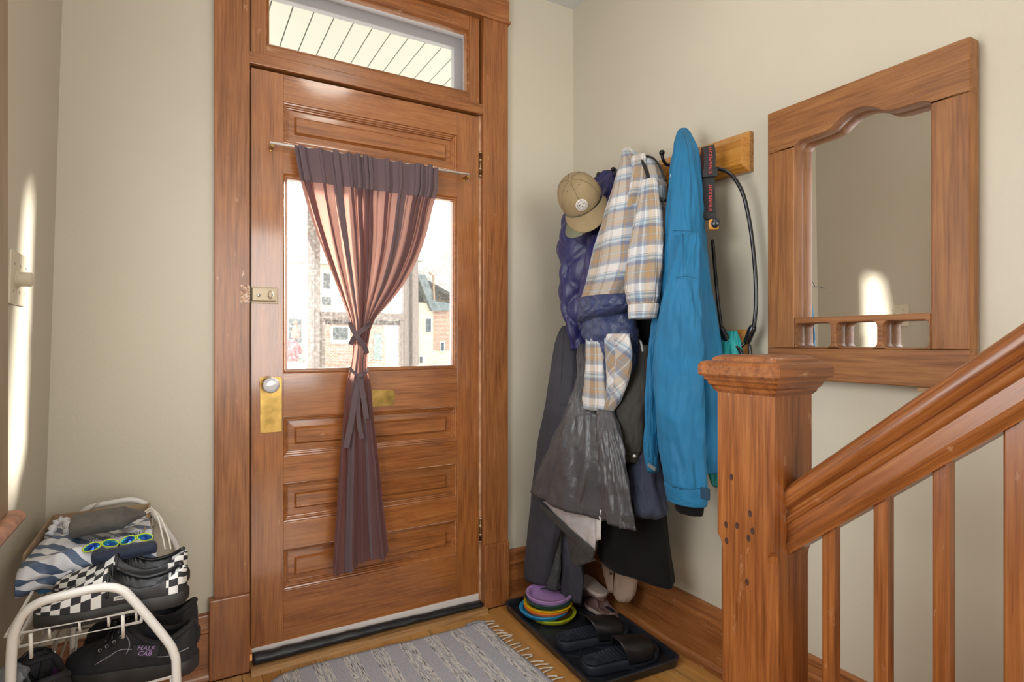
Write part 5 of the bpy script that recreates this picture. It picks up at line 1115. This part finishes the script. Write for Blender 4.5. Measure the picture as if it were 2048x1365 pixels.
M_GSTITCH = plain('grey_stitch', (0.32, 0.31, 0.36), 0.8)
def place(toe, heel, z):
    toe = Vector((*toe, z)); heel = Vector((*heel, z)); ex_ = (heel-toe).normalized(); return frame_mat(toe, ex_, Vector((0, 0, 1)).cross(ex_), (0, 0, 1)), (heel-toe).length
def slipon(toe, heel, z, label):
    M, L_ = place(toe, heel, z); Wd = 0.094
    o = thing('slip_on_shoe', (Vector((*toe, z))+Vector((*heel, z)))/2, label, 'shoe', 'checkered slip-on pair')
    fn = upper_fn(L_, Wd, HT_LOW, 0.018, 0.46, 0.975, 1.02, M)
    part_grid(fn, 0.0, 0.475, 0, 1, 'vamp', M_CHK, o, uvs=(L_/0.0165, 8.0))
    part_grid(fn, 0.475, 0.86, 0, 1, 'quarter', M_BLKL, o)
    part_grid(fn, 0.86, 1.0, 0, 1, 'heel_counter', M_CHK, o, ns=16, uvs=(L_/0.0165, 10.0))
    sole_mesh(L_, Wd, 0.0, 0.027, M).build('sole', M_BSOLE, o, angle=40)
    for sd_ in (0.06, 0.94):
        q = fn(0.50, sd_); 
    q0 = [fn(0.476, tt/30)+Vector((0, 0, 0.0008)) for tt in range(2, 29)]; MB().tube(q0, 0.0028, 6).build('binding', M_BLKL, o, smooth=True)
    cl = [fn(lerp(0.50, 0.96, k/20), 0.5-0.5*1.0*0.62*math.sqrt(max(0, 1-((lerp(0.50, 0.96, k/20)-0.7175)/0.2575)**2)))+Vector((0, 0, 0.002)) for k in range(21)]
    MB().tube(cl, 0.0045, 7).build('padded_collar', M_BLKL, o, smooth=True)
    lab_ = M @ Vector((L_*0.545, 0, 0)); c = fn(0.55, 0.93); nrm = (M.to_3x3() @ Vector((0, 1, 0.15))).normalized(); exx = -(M.to_3x3() @ Vector((1, 0, 0)))
    side = 1 if nrm.y < 0 else -1; c = fn(0.56, 0.075 if side > 0 else 0.925); nrm = nrm*side
    exx = Vector((1, 0, 0)) if True else exx; eyy = nrm.cross(exx)
    tg = MB().box((-0.011, -0.0045, -0.0003), (0.011, 0.0045, 0.0010), 0.0004); Mt = frame_mat(c+nrm*0.0025, exx, eyy, nrm)
    tg.v = [Mt @ q for q in tg.v]; tg = tg.build('side_tag', plain('tag_white', (0.7, 0.69, 0.66), 0.6), o)
    v, f = text_mesh('VANS', 0.007, 0.0002); MB().add([frame_mat(c+nrm*0.0038, exx, eyy, nrm) @ q for q in v], f).build('lettering', plain('tag_ink', (0.03, 0.03, 0.03), 0.7), tg)
    return o
ZT1, ZT2, ZT3 = 0.546, 0.372, 0.222
slipon((-0.250, 1.452), (0.012, 1.432), ZT1+0.004, 'black and white checkered slip-on shoe at the front of the rack top tier')
slipon((-0.238, 1.572), (0.014, 1.538), ZT1+0.004, 'checkered slip-on shoe behind its mate, against the striped bag')
def sneaker(toe, heel, z, label, lining, text=None, grp=None, laces=True, ht=HT_MID, m=M_BLKS, stitch_m=M_GSTITCH):
    M, L_ = place(toe, heel, z); Wd = 0.100; M3 = M.to_3x3()
    o = thing('sneaker', (Vector((*toe, z))+Vector((*heel, z)))/2, label, 'shoe', grp)
    fn = upper_fn(L_, Wd, ht, 0.024, 0.50, 0.975, 0.98, M)
    part_grid(fn, 0.0, 0.22, 0, 1, 'toe_cap', m, o, ns=18)
    part_grid(fn, 0.22, 0.50, 0, 1, 'vamp', m, o, ns=20)
    part_grid(fn, 0.50, 1.0, 0, 1, 'quarter', m, o, ns=30)
    lin = upper_fn(L_*0.999, Wd*0.93, [(a, b-0.004) for a, b in ht], 0.026, 0.48, 0.985, 1.02, M, 0.016)
    part_grid(lin, 0.52, 0.965, 0.20, 0.80, 'lining', lining, o, ns=24, nt=30)
    sole_mesh(L_, Wd, 0.0, 0.032, M).build('sole', M_BSOLE, o, angle=40)
    cl = [fn(lerp(0.53, 0.965, k/20), 0.5-0.312*math.sqrt(max(0, 1-((lerp(0.53, 0.965, k/20)-0.7375)/0.2375)**2))) for k in range(21)]; cl2 = [fn(lerp(0.965, 0.53, k/20), 0.5+0.312*math.sqrt(max(0, 1-((lerp(0.965, 0.53, k/20)-0.7375)/0.2375)**2))) for k in range(21)]
    MB().tube(cl+cl2, 0.0065, 8, closed=True).build('padded_collar', m, o, smooth=True)
    for tt in (0.10, 0.90):
        MB().tube([fn(lerp(0.30, 0.97, k/18), tt+(0.04 if tt < 0.5 else -0.04)*math.sin(k*0.35)) for k in range(19)], 0.0010, 5).build('stitching', stitch_m, o, smooth=True)
        MB().tube([fn(0.52+0.02*math.sin(k*0.4), lerp(tt, 0.27 if tt < 0.5 else 0.73, k/10)) for k in range(11)], 0.0010, 5).build('stitching', stitch_m, o, smooth=True)
    if laces:
        for k in range(5):
            s0 = 0.30+0.045*k
            MB().tube([fn(s0, 0.33)+Vector((0, 0, 0.002)), fn(s0+0.01, 0.42)+Vector((0, 0, 0.005)), fn(s0+0.025, 0.5)+Vector((0, 0, 0.006)), fn(s0+0.035, 0.58)+Vector((0, 0, 0.005)), fn(s0+0.045, 0.67)+Vector((0, 0, 0.002))], 0.0028, 6).build('lace', M_BLKL, o, smooth=True)
        for k in range(4):
            for tt in (0.26, 0.74):
                q = fn(0.32+0.05*k, tt); MB().lathe([(0.0022, 0.001), (0.0036, 0.0015), (0.0036, -0.0005)], q, M3 @ Vector((0, 1 if tt < 0.5 else -1, 0.9)), 10).build('eyelet', plain('eyelet_silver', (0.45, 0.45, 0.47), 0.3, 0.8), o)
    if text:
        side = 0.115; best = min((0.12, 0.88), key=lambda q: fn(0.66, q).length if False else (fn(0.66, q).y)); c = fn(0.66, best)
        d1 = (fn(0.70, best)-fn(0.62, best)).normalized(); nrm = Vector((-d1.y, d1.x, 0)); nrm = nrm if nrm.y < 0 else -nrm; nrm = (nrm+Vector((0, 0, 0.18))).normalized()
        if d1.x < 0: d1 = -d1
        eyy = nrm.cross(d1)
        tg = MB().box((-0.026, -0.012, -0.004), (0.026, 0.012, 0.0015), 0.001); Mt = frame_mat(c+nrm*0.003, d1, eyy, nrm); tg.v = [Mt @ q for q in tg.v]
        tg = tg.build('side_label', plain('label_black', (0.018, 0.016, 0.022), 0.6), o)
        pm = plain('purple_lettering', (0.42, 0.26, 0.55), 0.6)
        for k, w_ in enumerate(text):
            v, f = text_mesh(w_, 0.0125, 0.0002, 0.2); MB().add([frame_mat(c+nrm*0.0048+eyy*(0.0052-k*0.0105), d1, eyy, nrm) @ Vector((q.x*1.12, q.y, q.z)) for q in v], f).build('lettering', pm, tg)
    return o
M_LINB = plain('navy_lining', (0.018, 0.02, 0.035), 0.85); M_LINP = plain('purple_lining', (0.10, 0.03, 0.14), 0.85)
sneaker((-0.215, 1.560), (0.030, 1.470), ZT2+0.004, 'black suede skate shoe with purple lettered side label on the middle tier', M_LINB, ('HALF', 'CAB'), 'black skate shoe pair')
sneaker((-0.190, 1.690), (0.034, 1.590), ZT2+0.004, 'black suede skate shoe partly hidden behind the lettered one', M_LINB, None, 'black skate shoe pair')
sneaker((-0.300, 1.590), (-0.210, 1.405), ZT2+0.004, 'black sneaker with purple lining at the left of the middle tier', M_LINP, None, None, True, HT_LOW)

# ------------------------------------------------------------------ shoe rack
M_RACK = plain('white_coated_steel', (0.72, 0.70, 0.66), 0.35)
RK = thing('shoe_rack', (-0.14, 1.74, 0), 'white coated steel shoe rack in the left corner', 'shoe rack')
YN, YF = 1.372, 2.085
def endframe(y, m):
    prof = [(-0.272, 0.0), (-0.272, 0.30), (-0.270, 0.52), (-0.262, 0.585), (-0.235, 0.618), (-0.18, 0.626), (-0.135, 0.628), (-0.105, 0.618), (-0.085, 0.595), (-0.030, 0.505), (-0.012, 0.465), (-0.008, 0.42), (-0.006, 0.22), (-0.006, 0.0)]
    pts = [Vector((x, y, zz)) for x, zz in prof]
    return MB().tube(smooth_path(pts, 6), 0.0085, 12).build('end_frame', m, RK, smooth=True)
endframe(YN, M_RACK); endframe(YF, M_RACK)
for zt in (ZT1, ZT2, ZT3, 0.10):
    rh = 0.022 if zt > 0.5 else 0.045
    tier = MB().tube([(-0.278, YN+0.003, zt+rh), (-0.075 if zt > 0.5 else -0.012, YN+0.003, zt+rh), (-0.075 if zt > 0.5 else -0.012, YF-0.003, zt+rh), (-0.278, YF-0.003, zt+rh)], 0.0032, 8, closed=True).build('tier_rim', M_RACK, RK, smooth=True)
    xr = -0.070 if zt > 0.5 else -0.010
    MB().tube([(-0.270, YN+0.012, zt-0.006), (xr, YN+0.012, zt-0.006), (xr, YF-0.012, zt-0.006), (-0.270, YF-0.012, zt-0.006)], 0.0030, 8, closed=True).build('tier_base', M_RACK, tier, smooth=True)
    for k in range(5):
        x = lerp(-0.262, xr-0.008, k/4); MB().tube([(x, YN+0.006, zt+rh-0.002), (x, YN+0.012, zt-0.001), (x, YF-0.012, zt-0.001), (x, YF-0.006, zt+rh-0.002)], 0.0022, 6).build('wire', M_RACK, tier, smooth=True)
    if zt > 0.5:
        for x in (-0.243, -0.100): MB().tube([(x, YN+0.004, zt+0.018), (x, YN+0.010, zt-0.03)], 0.0034, 7).build('clip_tab', M_RACK, tier, smooth=True)
# crumpled wrap on the far frame
def wrapp(s, t_):
    p = Vector((lerp(-0.266, -0.215, t_), YF, lerp(0.575, 0.628, t_**0.6))); a = 2*PI*s; r = 0.013*(1+0.35*noise.noise(Vector((math.cos(a)*2, math.sin(a)*2, t_*7))))
    return p+Vector((math.cos(a)*r*0.7, math.sin(a)*r, math.cos(a)*r*0.7))
MB().grid(wrapp, 20, 16, closed_u=True).build('tape_wrap', plain('cream_tape', (0.66, 0.61, 0.52), 0.5), RK, smooth=True)

# ------------------------------------------------------------------ things on the rack top tier
M_CARD = plain('kraft_cardboard', (0.36, 0.25, 0.155), 0.85, nscale=30, namt=0.12)
bx = thing('cardboard_box', (-0.19, 1.88, ZT1+0.003), 'open kraft cardboard box holding the striped bag on the rack', 'box')
xb0, xb1, yb0, yb1, zb0, zb1 = -0.315, -0.080, 1.70, 2.055, ZT1+0.003, 0.618
MB().box((xb0, yb0, zb0), (xb1, yb1, zb0+0.003)).build('bottom', M_CARD, bx)
MB().box((xb0, yb1-0.004, zb0+0.003), (xb1, yb1, zb1)).build('back_wall', M_CARD, bx)
MB().box((xb0, yb0, zb0+0.003), (xb1, yb0+0.004, zb1-0.012)).build('front_wall', M_CARD, bx)
MB().box((xb0, yb0+0.004, zb0+0.003), (xb0+0.004, yb1-0.004, zb1)).build('side_wall', M_CARD, bx)
MB().prism([(xb1-0.004, yb0+0.004), (xb1, yb0+0.004), (xb1, yb1-0.004), (xb1-0.004, yb1-0.004)], zb0+0.003, zb1, 'z').build('side_wall', M_CARD, bx)
cr_ = thing('red_carton', (-0.19, 1.65, ZT1), 'flat red and blue carton under the striped bag', 'carton')
MB().box((-0.275, 1.625, ZT1+0.003), (-0.10, 1.695, ZT1+0.036), 0.001).build('body', plain('carton_blue', (0.03, 0.20, 0.45), 0.4), cr_)
MB().box((-0.250, 1.6235, ZT1+0.006), (-0.105, 1.6255, ZT1+0.034)).build('red_panel', plain('carton_red', (0.55, 0.03, 0.03), 0.4), cr_)
v, f = text_mesh('SW', 0.030); MB().add([frame_mat((-0.222, 1.6228, ZT1+0.022), (1, 0, 0), (0, 0, 1), (0, -1, 0)) @ q for q in v], f).build('lettering', plain('carton_white', (0.75, 0.75, 0.75), 0.5), cr_)
# striped bag, a soft sack spilling over the front of the box
t = NT('blue_white_striped_plastic'); tc = t.add('ShaderNodeTexCoord'); s3 = t.add('ShaderNodeSeparateXYZ'); t.link(tc.outputs['UV'], s3.inputs[0])
dg_ = t.math('ADD', t.math('ADD', s3.outputs[0], t.math('MULTIPLY', s3.outputs[1], 0.85)), t.math('MULTIPLY', t.noise(tc.outputs['UV'], 9, 2), 0.03))
fr_ = t.math('FRACT', t.math('MULTIPLY', dg_, 1/0.064)); t.set(t.ramp(fr_, [(0, (0.70, 0.71, 0.76)), (0.55, (0.075, 0.12, 0.21))], 'CONSTANT'), 0.42); MATS['bagstripe'] = t.m
def bagz(x, y):
    e = min(1, (x+0.325)/0.05, (-0.035-x)/0.03); e = max(0, e)
    zz = 0.618+0.016*noise.noise(Vector((x*11, y*9, 2)))+0.007*noise.noise(Vector((x*30, y*26, 5)))
    if y > 1.82: zz -= 0.10*(y-1.82)
    return zz
def bagp(s, t_, low=False):
    x = lerp(-0.306, -0.090, s)+0.045*(1-t_)*s; k = t_
    if k < 0.16:
        q = k/0.16; y = 1.600-0.016*math.sin(PI*q); zz = lerp(0.584, bagz(x, 1.60), q)+0.006*noise.noise(Vector((s*9, q*3, 9)))
    else: y = lerp(1.600, 2.02, (k-0.16)/0.84); zz = bagz(x, y)
    sg = math.sin(PI*min(1, max(0, s))); zz -= (1-min(1, s/0.10))**2*0.008; zz += 0.016*math.exp(-((k-0.2)/0.10)**2)*math.sin(PI*min(1, s+0.08))
    if k > 0.9: zz += 0.012*(k-0.9)/0.1*noise.noise(Vector((s*14, 1, 3)))
    return Vector((x, y+0.006*noise.noise(Vector((s*12, k*6, 8))), zz-(0.022 if low else 0)))
bag = thing('striped_bag', (-0.19, 1.8, 0.6), 'white plastic bag with slate blue diagonal stripes bulging out of the box', 'bag')
mb = MB(); uvf = lambda i, j: (i*0.27, j*0.5)
mb.grid(bagp, 60, 70, uvfn=uvf); n = len(mb.v); mb.add([bagp(i/60, j/70, True) for j in range(71) for i in range(61)], [tuple(reversed(f)) for f in mb.f], [uvf(i/60, j/70) for j in range(71) for i in range(61)])
w = 61; rim = list(range(w))+[j*w+60 for j in range(1, 71)]+[70*w+i for i in range(59, -1, -1)]+[j*w for j in range(69, 0, -1)]
for i in range(len(rim)): a_, b_ = rim[i], rim[(i+1) % len(rim)]; mb.f.append((a_, b_, n+b_, n+a_))
mb.build('sack', MATS['bagstripe'], bag, smooth=True)
v, f = text_mesh('tomade for you', 0.020, 0.0002, 0.35); c = pz(222, 1074, 0.642); MB().add([frame_mat(c, (1, 0.10, 0), (-0.10, 0.85, 0.5), (0, -0.5, 0.85)) @ q for q in v], f).build('lettering', plain('bag_ink', (0.015, 0.018, 0.04), 0.6), bag)
# twisted handle of the bag at its left
c0 = pz(118, 1060, 0.625)
MB().tube(smooth_path([c0+Vector((-0.02, 0.0, -0.012)), c0+Vector((-0.008, 0.02, 0.012)), c0+Vector((0.012, 0.015, 0.016)), c0+Vector((0.022, -0.02, -0.006))], 6), [0.009+0.004*math.sin(i*2.3) for i in range(19)], 8).build('handle', plain('bag_handle', (0.62, 0.62, 0.66), 0.45), bag, smooth=True)
# grey cloth pouch
A = pz(138, 1063, 0.645); B = pz(292, 1035, 0.645)
def pouch(s, t_):
    a = 2*PI*s; q = t_; L_ = A.lerp(B, q); r = 0.052*min(1, (q/0.06+0.25))*(1 if q < 0.7 else lerp(1, 0.18, ((q-0.7)/0.3)**0.8)); r *= 1+0.05*noise.noise(Vector((math.cos(a)*2, math.sin(a)*2, q*5)))+(0.10*math.sin(a*7)*max(0, q-0.6) if q > 0.6 else 0)
    return L_+Vector((0, math.cos(a)*r*0.95, math.sin(a)*r*0.50+0.010))
mb = MB().grid(pouch, 48, 40, closed_u=True); mb.f.append(tuple(range(48))); mb.f.append(tuple(40*48+i for i in range(48)))
po = thing('cloth_pouch', A.lerp(B, 0.5)-Vector((0, 0, 0.012)), 'dark grey cloth drawstring pouch lying on the striped bag', 'pouch')
mb.build('sack', fabric('grey_pouch_cloth', (0.105, 0.098, 0.088), 0.9, wscale=40, wr=0.4), po, smooth=True)
mc = plain('cream_cord', (0.66, 0.62, 0.54), 0.8)
for k, (dx, dz) in enumerate(((0.012, 0.024), (0.024, 0.018))):
    MB().tube(smooth_path([B+Vector((-0.012, 0, 0.004)), B+Vector((0.006+dx*0.4, -0.01, dz)), B+Vector((0.022+dx*0.5, -0.05, dz*0.4)), B+Vector((0.028+dx, -0.10, -0.03)), B+Vector((0.034+dx, -0.13, -0.055))], 6), 0.0022, 7).build('drawstring', mc, po, smooth=True)
# wrap-around sunglasses and case
def shades(c, rz, label):
    o = thing('sunglasses', c, label, 'sunglasses', 'sunglasses on the striped bag'); R_ = Matrix.Rotation(rz, 3, 'Z') @ Matrix.Rotation(-0.9, 3, 'X') @ Matrix.Scale(0.64, 3); c = Vector(c)
    lens = NT('mirror_lens_blue'); f_ = lens.noise(lens.coord(), 30, 1); lens.set(lens.ramp(f_, [(0.35, (0.01, 0.05, 0.35)), (0.55, (0.02, 0.35, 0.45)), (0.7, (0.25, 0.08, 0.4))]), 0.12, 0.6)
    lime = plain('lime_frame', (0.50, 0.66, 0.03), 0.4)
    for sd_ in (-1, 1):
        def fn(s, t_): 
            a = 2*PI*s; r = t_; return c+R_ @ Vector((sd_*0.027+0.025*r*math.cos(a), -0.010*(1-(0.6*r)**2)+0.012*((sd_*0.027+0.025*r*math.cos(a))/0.05)**2, 0.018+0.016*r*math.sin(a)))
        MB().grid(fn, 24, 5, closed_u=True).build('lens', lens.m, o, smooth=True)
        MB().tube([fn(k/24, 1.0) for k in range(24)], 0.0016, 6, closed=True).build('rim', lime, o, smooth=True)
        MB().tube([c+R_ @ Vector((sd_*0.052, 0.006, 0.022)), c+R_ @ Vector((sd_*0.056, 0.05, 0.02)), c+R_ @ Vector((sd_*0.05, 0.10, 0.008))], 0.0018, 6).build('temple', plain('navy_temple', (0.01, 0.02, 0.05), 0.4), o, smooth=True)
    MB().tube([c+R_ @ Vector((-0.008, -0.008, 0.024)), c+R_ @ Vector((0, -0.010, 0.026)), c+R_ @ Vector((0.008, -0.008, 0.024))], 0.0018, 6).build('bridge', lime, o, smooth=True)
    return o
q1 = pz(204, 1100, 0.636); q2 = pz(272, 1098, 0.624)
shades(q1, 0.25, 'blue mirrored sunglasses with lime rims, left pair on the bag'); shades(q2+Vector((0, 0.03, 0.004)), 0.1, 'blue mirrored sunglasses with lime rims, right pair on the bag')
gc = pz(250, 1106, 0.632); mb = MB().box(gc+Vector((-0.062, -0.018, -0.012)), gc+Vector((0.062, 0.018, 0.014)), 0.010, Matrix.Rotation(0.15, 3, 'Z'), gc)
tag(mb.build('glasses_case', fabric('navy_case_cloth', (0.018, 0.024, 0.048), 0.7)), 'soft navy glasses case lying in front of the sunglasses', 'glasses case')
# crumpled grey plastic bag at the left of the middle tier
cg = Vector((-0.292, 1.455, 0.375)); mb = MB()
mb.grid(lambda s, t_: cg+Vector((0.034*math.sin(PI*t_)*math.cos(2*PI*s), 0.05*math.sin(PI*t_)*math.sin(2*PI*s), 0.055*(1-math.cos(PI*t_))))*(1+0.35*noise.noise(Vector((math.cos(2*PI*s)*3, math.sin(2*PI*s)*3, t_*6)))) if False else cg+Vector((0.034*math.sin(PI*t_)*math.cos(2*PI*s)*(1+0.5*noise.noise(Vector((math.cos(2*PI*s)*3, math.sin(2*PI*s)*3, t_*6)))), 0.042*math.sin(PI*t_)*math.sin(2*PI*s)*(1+0.5*noise.noise(Vector((math.cos(2*PI*s)*3, math.sin(2*PI*s)*3, t_*6)))), 0.052*(1-math.cos(PI*t_)))), 30, 22, closed_u=True)
tag(mb.build('crumpled_bag', plain('grey_plastic_film', (0.22, 0.23, 0.25), 0.3)), 'crumpled grey plastic bag tucked at the wall end of the rack', 'bag')

# ------------------------------------------------------------------ slides, slippers
M_SLIDE = plain('blue_black_foam', (0.020, 0.025, 0.036), 0.5, nscale=30, namt=0.15); M_STRAP = plain('black_strap_foam', (0.010, 0.010, 0.012), 0.4)
def slide(toe, heel, z, label):
    M, L_ = place(toe, heel, z); Wd = 0.104
    o = thing('slide_sandal', (Vector((*toe, z))+Vector((*heel, z)))/2, label, 'sandal', 'pair of black slides')
    WS2 = Wd; ring = 40
    sole_mesh(L_, Wd, 0.0, 0.030, M, 0.003).build('sole', M_SLIDE, o, angle=45)
    def bed(s, t_):
        ss = lerp(0.02, 0.98, s); w_ = interp(WS, ss)*Wd/2*0.90; y = lerp(-w_, w_, t_); e = abs(2*t_-1)
        return M @ Vector((ss*L_, y, 0.0302+0.005*e**4*(1 if ss > 0.45 else 0.4)+0.0008*math.sin(ss*L_*420)*(1 if 0.42 < ss < 0.80 else 0)))
    MB().grid(bed, 120, 16).build('footbed', M_SLIDE, o, smooth=True)
    for k in range(3):
        r = 0.012+0.010*k; MB().tube([M @ Vector((L_*0.85+r*1.1*math.cos(2*PI*i/20), r*0.95*math.sin(2*PI*i/20), 0.0322)) for i in range(20)], 0.0011, 5, closed=True).build('heel_ring', M_SLIDE, o, smooth=True)
    def strap(s, t_, ins=0.0):
        ss = lerp(0.16, 0.50, s); a = PI*t_; w_ = (interp(WS, ss)*Wd/2+0.004-ins); hh = lerp(0.050, 0.074, s)-ins
        return M @ Vector((ss*L_+0.03*math.sin(a)*(s-0.3), w_*math.copysign(abs(math.cos(a))**0.6, math.cos(a)), 0.014+hh*abs(math.sin(a))**0.85*1.0))
    mb = MB(); mb.grid(lambda s, t_: strap(s, t_), 18, 36); n = len(mb.v); mb.add([strap(i/18, j/36, 0.0055) for j in range(37) for i in range(19)], [tuple(reversed(f)) for f in mb.f])
    w = 19; rim = list(range(w))+[j*w+18 for j in range(1, 37)]+[36*w+i for i in range(17, -1, -1)]+[j*w for j in range(35, 0, -1)]
    for i in range(len(rim)): a_, b_ = rim[i], rim[(i+1) % len(rim)]; mb.f.append((a_, b_, n+b_, n+a_))
    mb.build('strap', M_STRAP, o, smooth=True)
    return o
slide((1.452, 1.500), (1.158, 1.530), 0.0088, 'black slide sandal nearest the front of the boot tray')
slide((1.455, 1.662), (1.170, 1.700), 0.0088, 'black slide sandal farther back, beside the frisbee stack')
M_SAT = plain('dusty_rose_satin', (0.20, 0.115, 0.105), 0.35, nscale=18, namt=0.35, bump=0.4, bscale=14)
t = NT('dotted_beige_sole'); vo = t.add('ShaderNodeTexVoronoi'); vo.inputs['Scale'].default_value = 190; t.link(t.coord(), vo.inputs['Vector'])
t.set(t.ramp(vo.outputs['Distance'], [(0.25, (0.58, 0.47, 0.42)), (0.5, (0.42, 0.33, 0.29))]), 0.8); t.bump(t.math('SUBTRACT', 1.0, vo.outputs['Distance']), 0.5, 0.002); M_DOT = t.m
def slipper(toe, heel, z, flip, label):
    M, L_ = place(toe, heel, z); Wd = 0.082; o = thing('house_slipper', (Vector((*toe, z))+Vector((*heel, z)))/2, label, 'slipper', 'rose slippers in the boot tray')
    if flip: M = M @ Matrix.Translation((0, 0, 0.062)) @ Matrix.Diagonal((1, 1, -1, 1))
    fn = upper_fn(L_, Wd, [(0, 0.010), (0.05, 0.026), (0.2, 0.038), (0.45, 0.046), (0.6, 0.030), (0.8, 0.024), (1, 0.024)], 0.012, 0.48, 0.985, 1.1, M, 0.004)
    part_grid(fn, 0, 1, 0, 1, 'upper', M_SAT, o, ns=40)
    sole_mesh(L_, Wd, 0.0, 0.014, M, 0.002).build('sole', M_DOT, o, angle=40)
    return o
slipper((1.490, 1.930), (1.474, 1.745), 0.0088, False, 'dusty rose slipper lying flat in the tray beneath its mate')
slipper((1.462, 1.975), (1.440, 1.770), 0.0560, True, 'dusty rose slipper turned sole up on top of the other')

# ------------------------------------------------------------------ floor vent
vc = pz(1400, 1357, 0.002); fv = thing('floor_vent', vc, 'black metal floor register by the newel post', 'floor vent')
M_VENT = plain('black_vent_metal', (0.02, 0.02, 0.022), 0.45, 0.4); vx, vy = 0.05, 0.125; vc = Vector((1.345, 1.195, 0))
v, f = plate_mesh([(-vx, -vy), (vx, -vy), (vx, vy), (-vx, vy)], [[(-vx+0.012, -vy+0.012), (vx-0.012, -vy+0.012), (vx-0.012, vy-0.012), (-vx+0.012, vy-0.012)]], 0.006, 0.001)
fv.location = vc; ORI[fv.name] = vc
MB().add([q+vc+Vector((0, 0, 0.004)) for q in v], f).build('frame', M_VENT, fv)
for k in range(14): MB().box(vc+Vector((-vx+0.012, -vy+0.018+k*0.0155, 0.001)), vc+Vector((vx-0.012, -vy+0.024+k*0.0155, 0.006))).build('slat', M_VENT, fv)
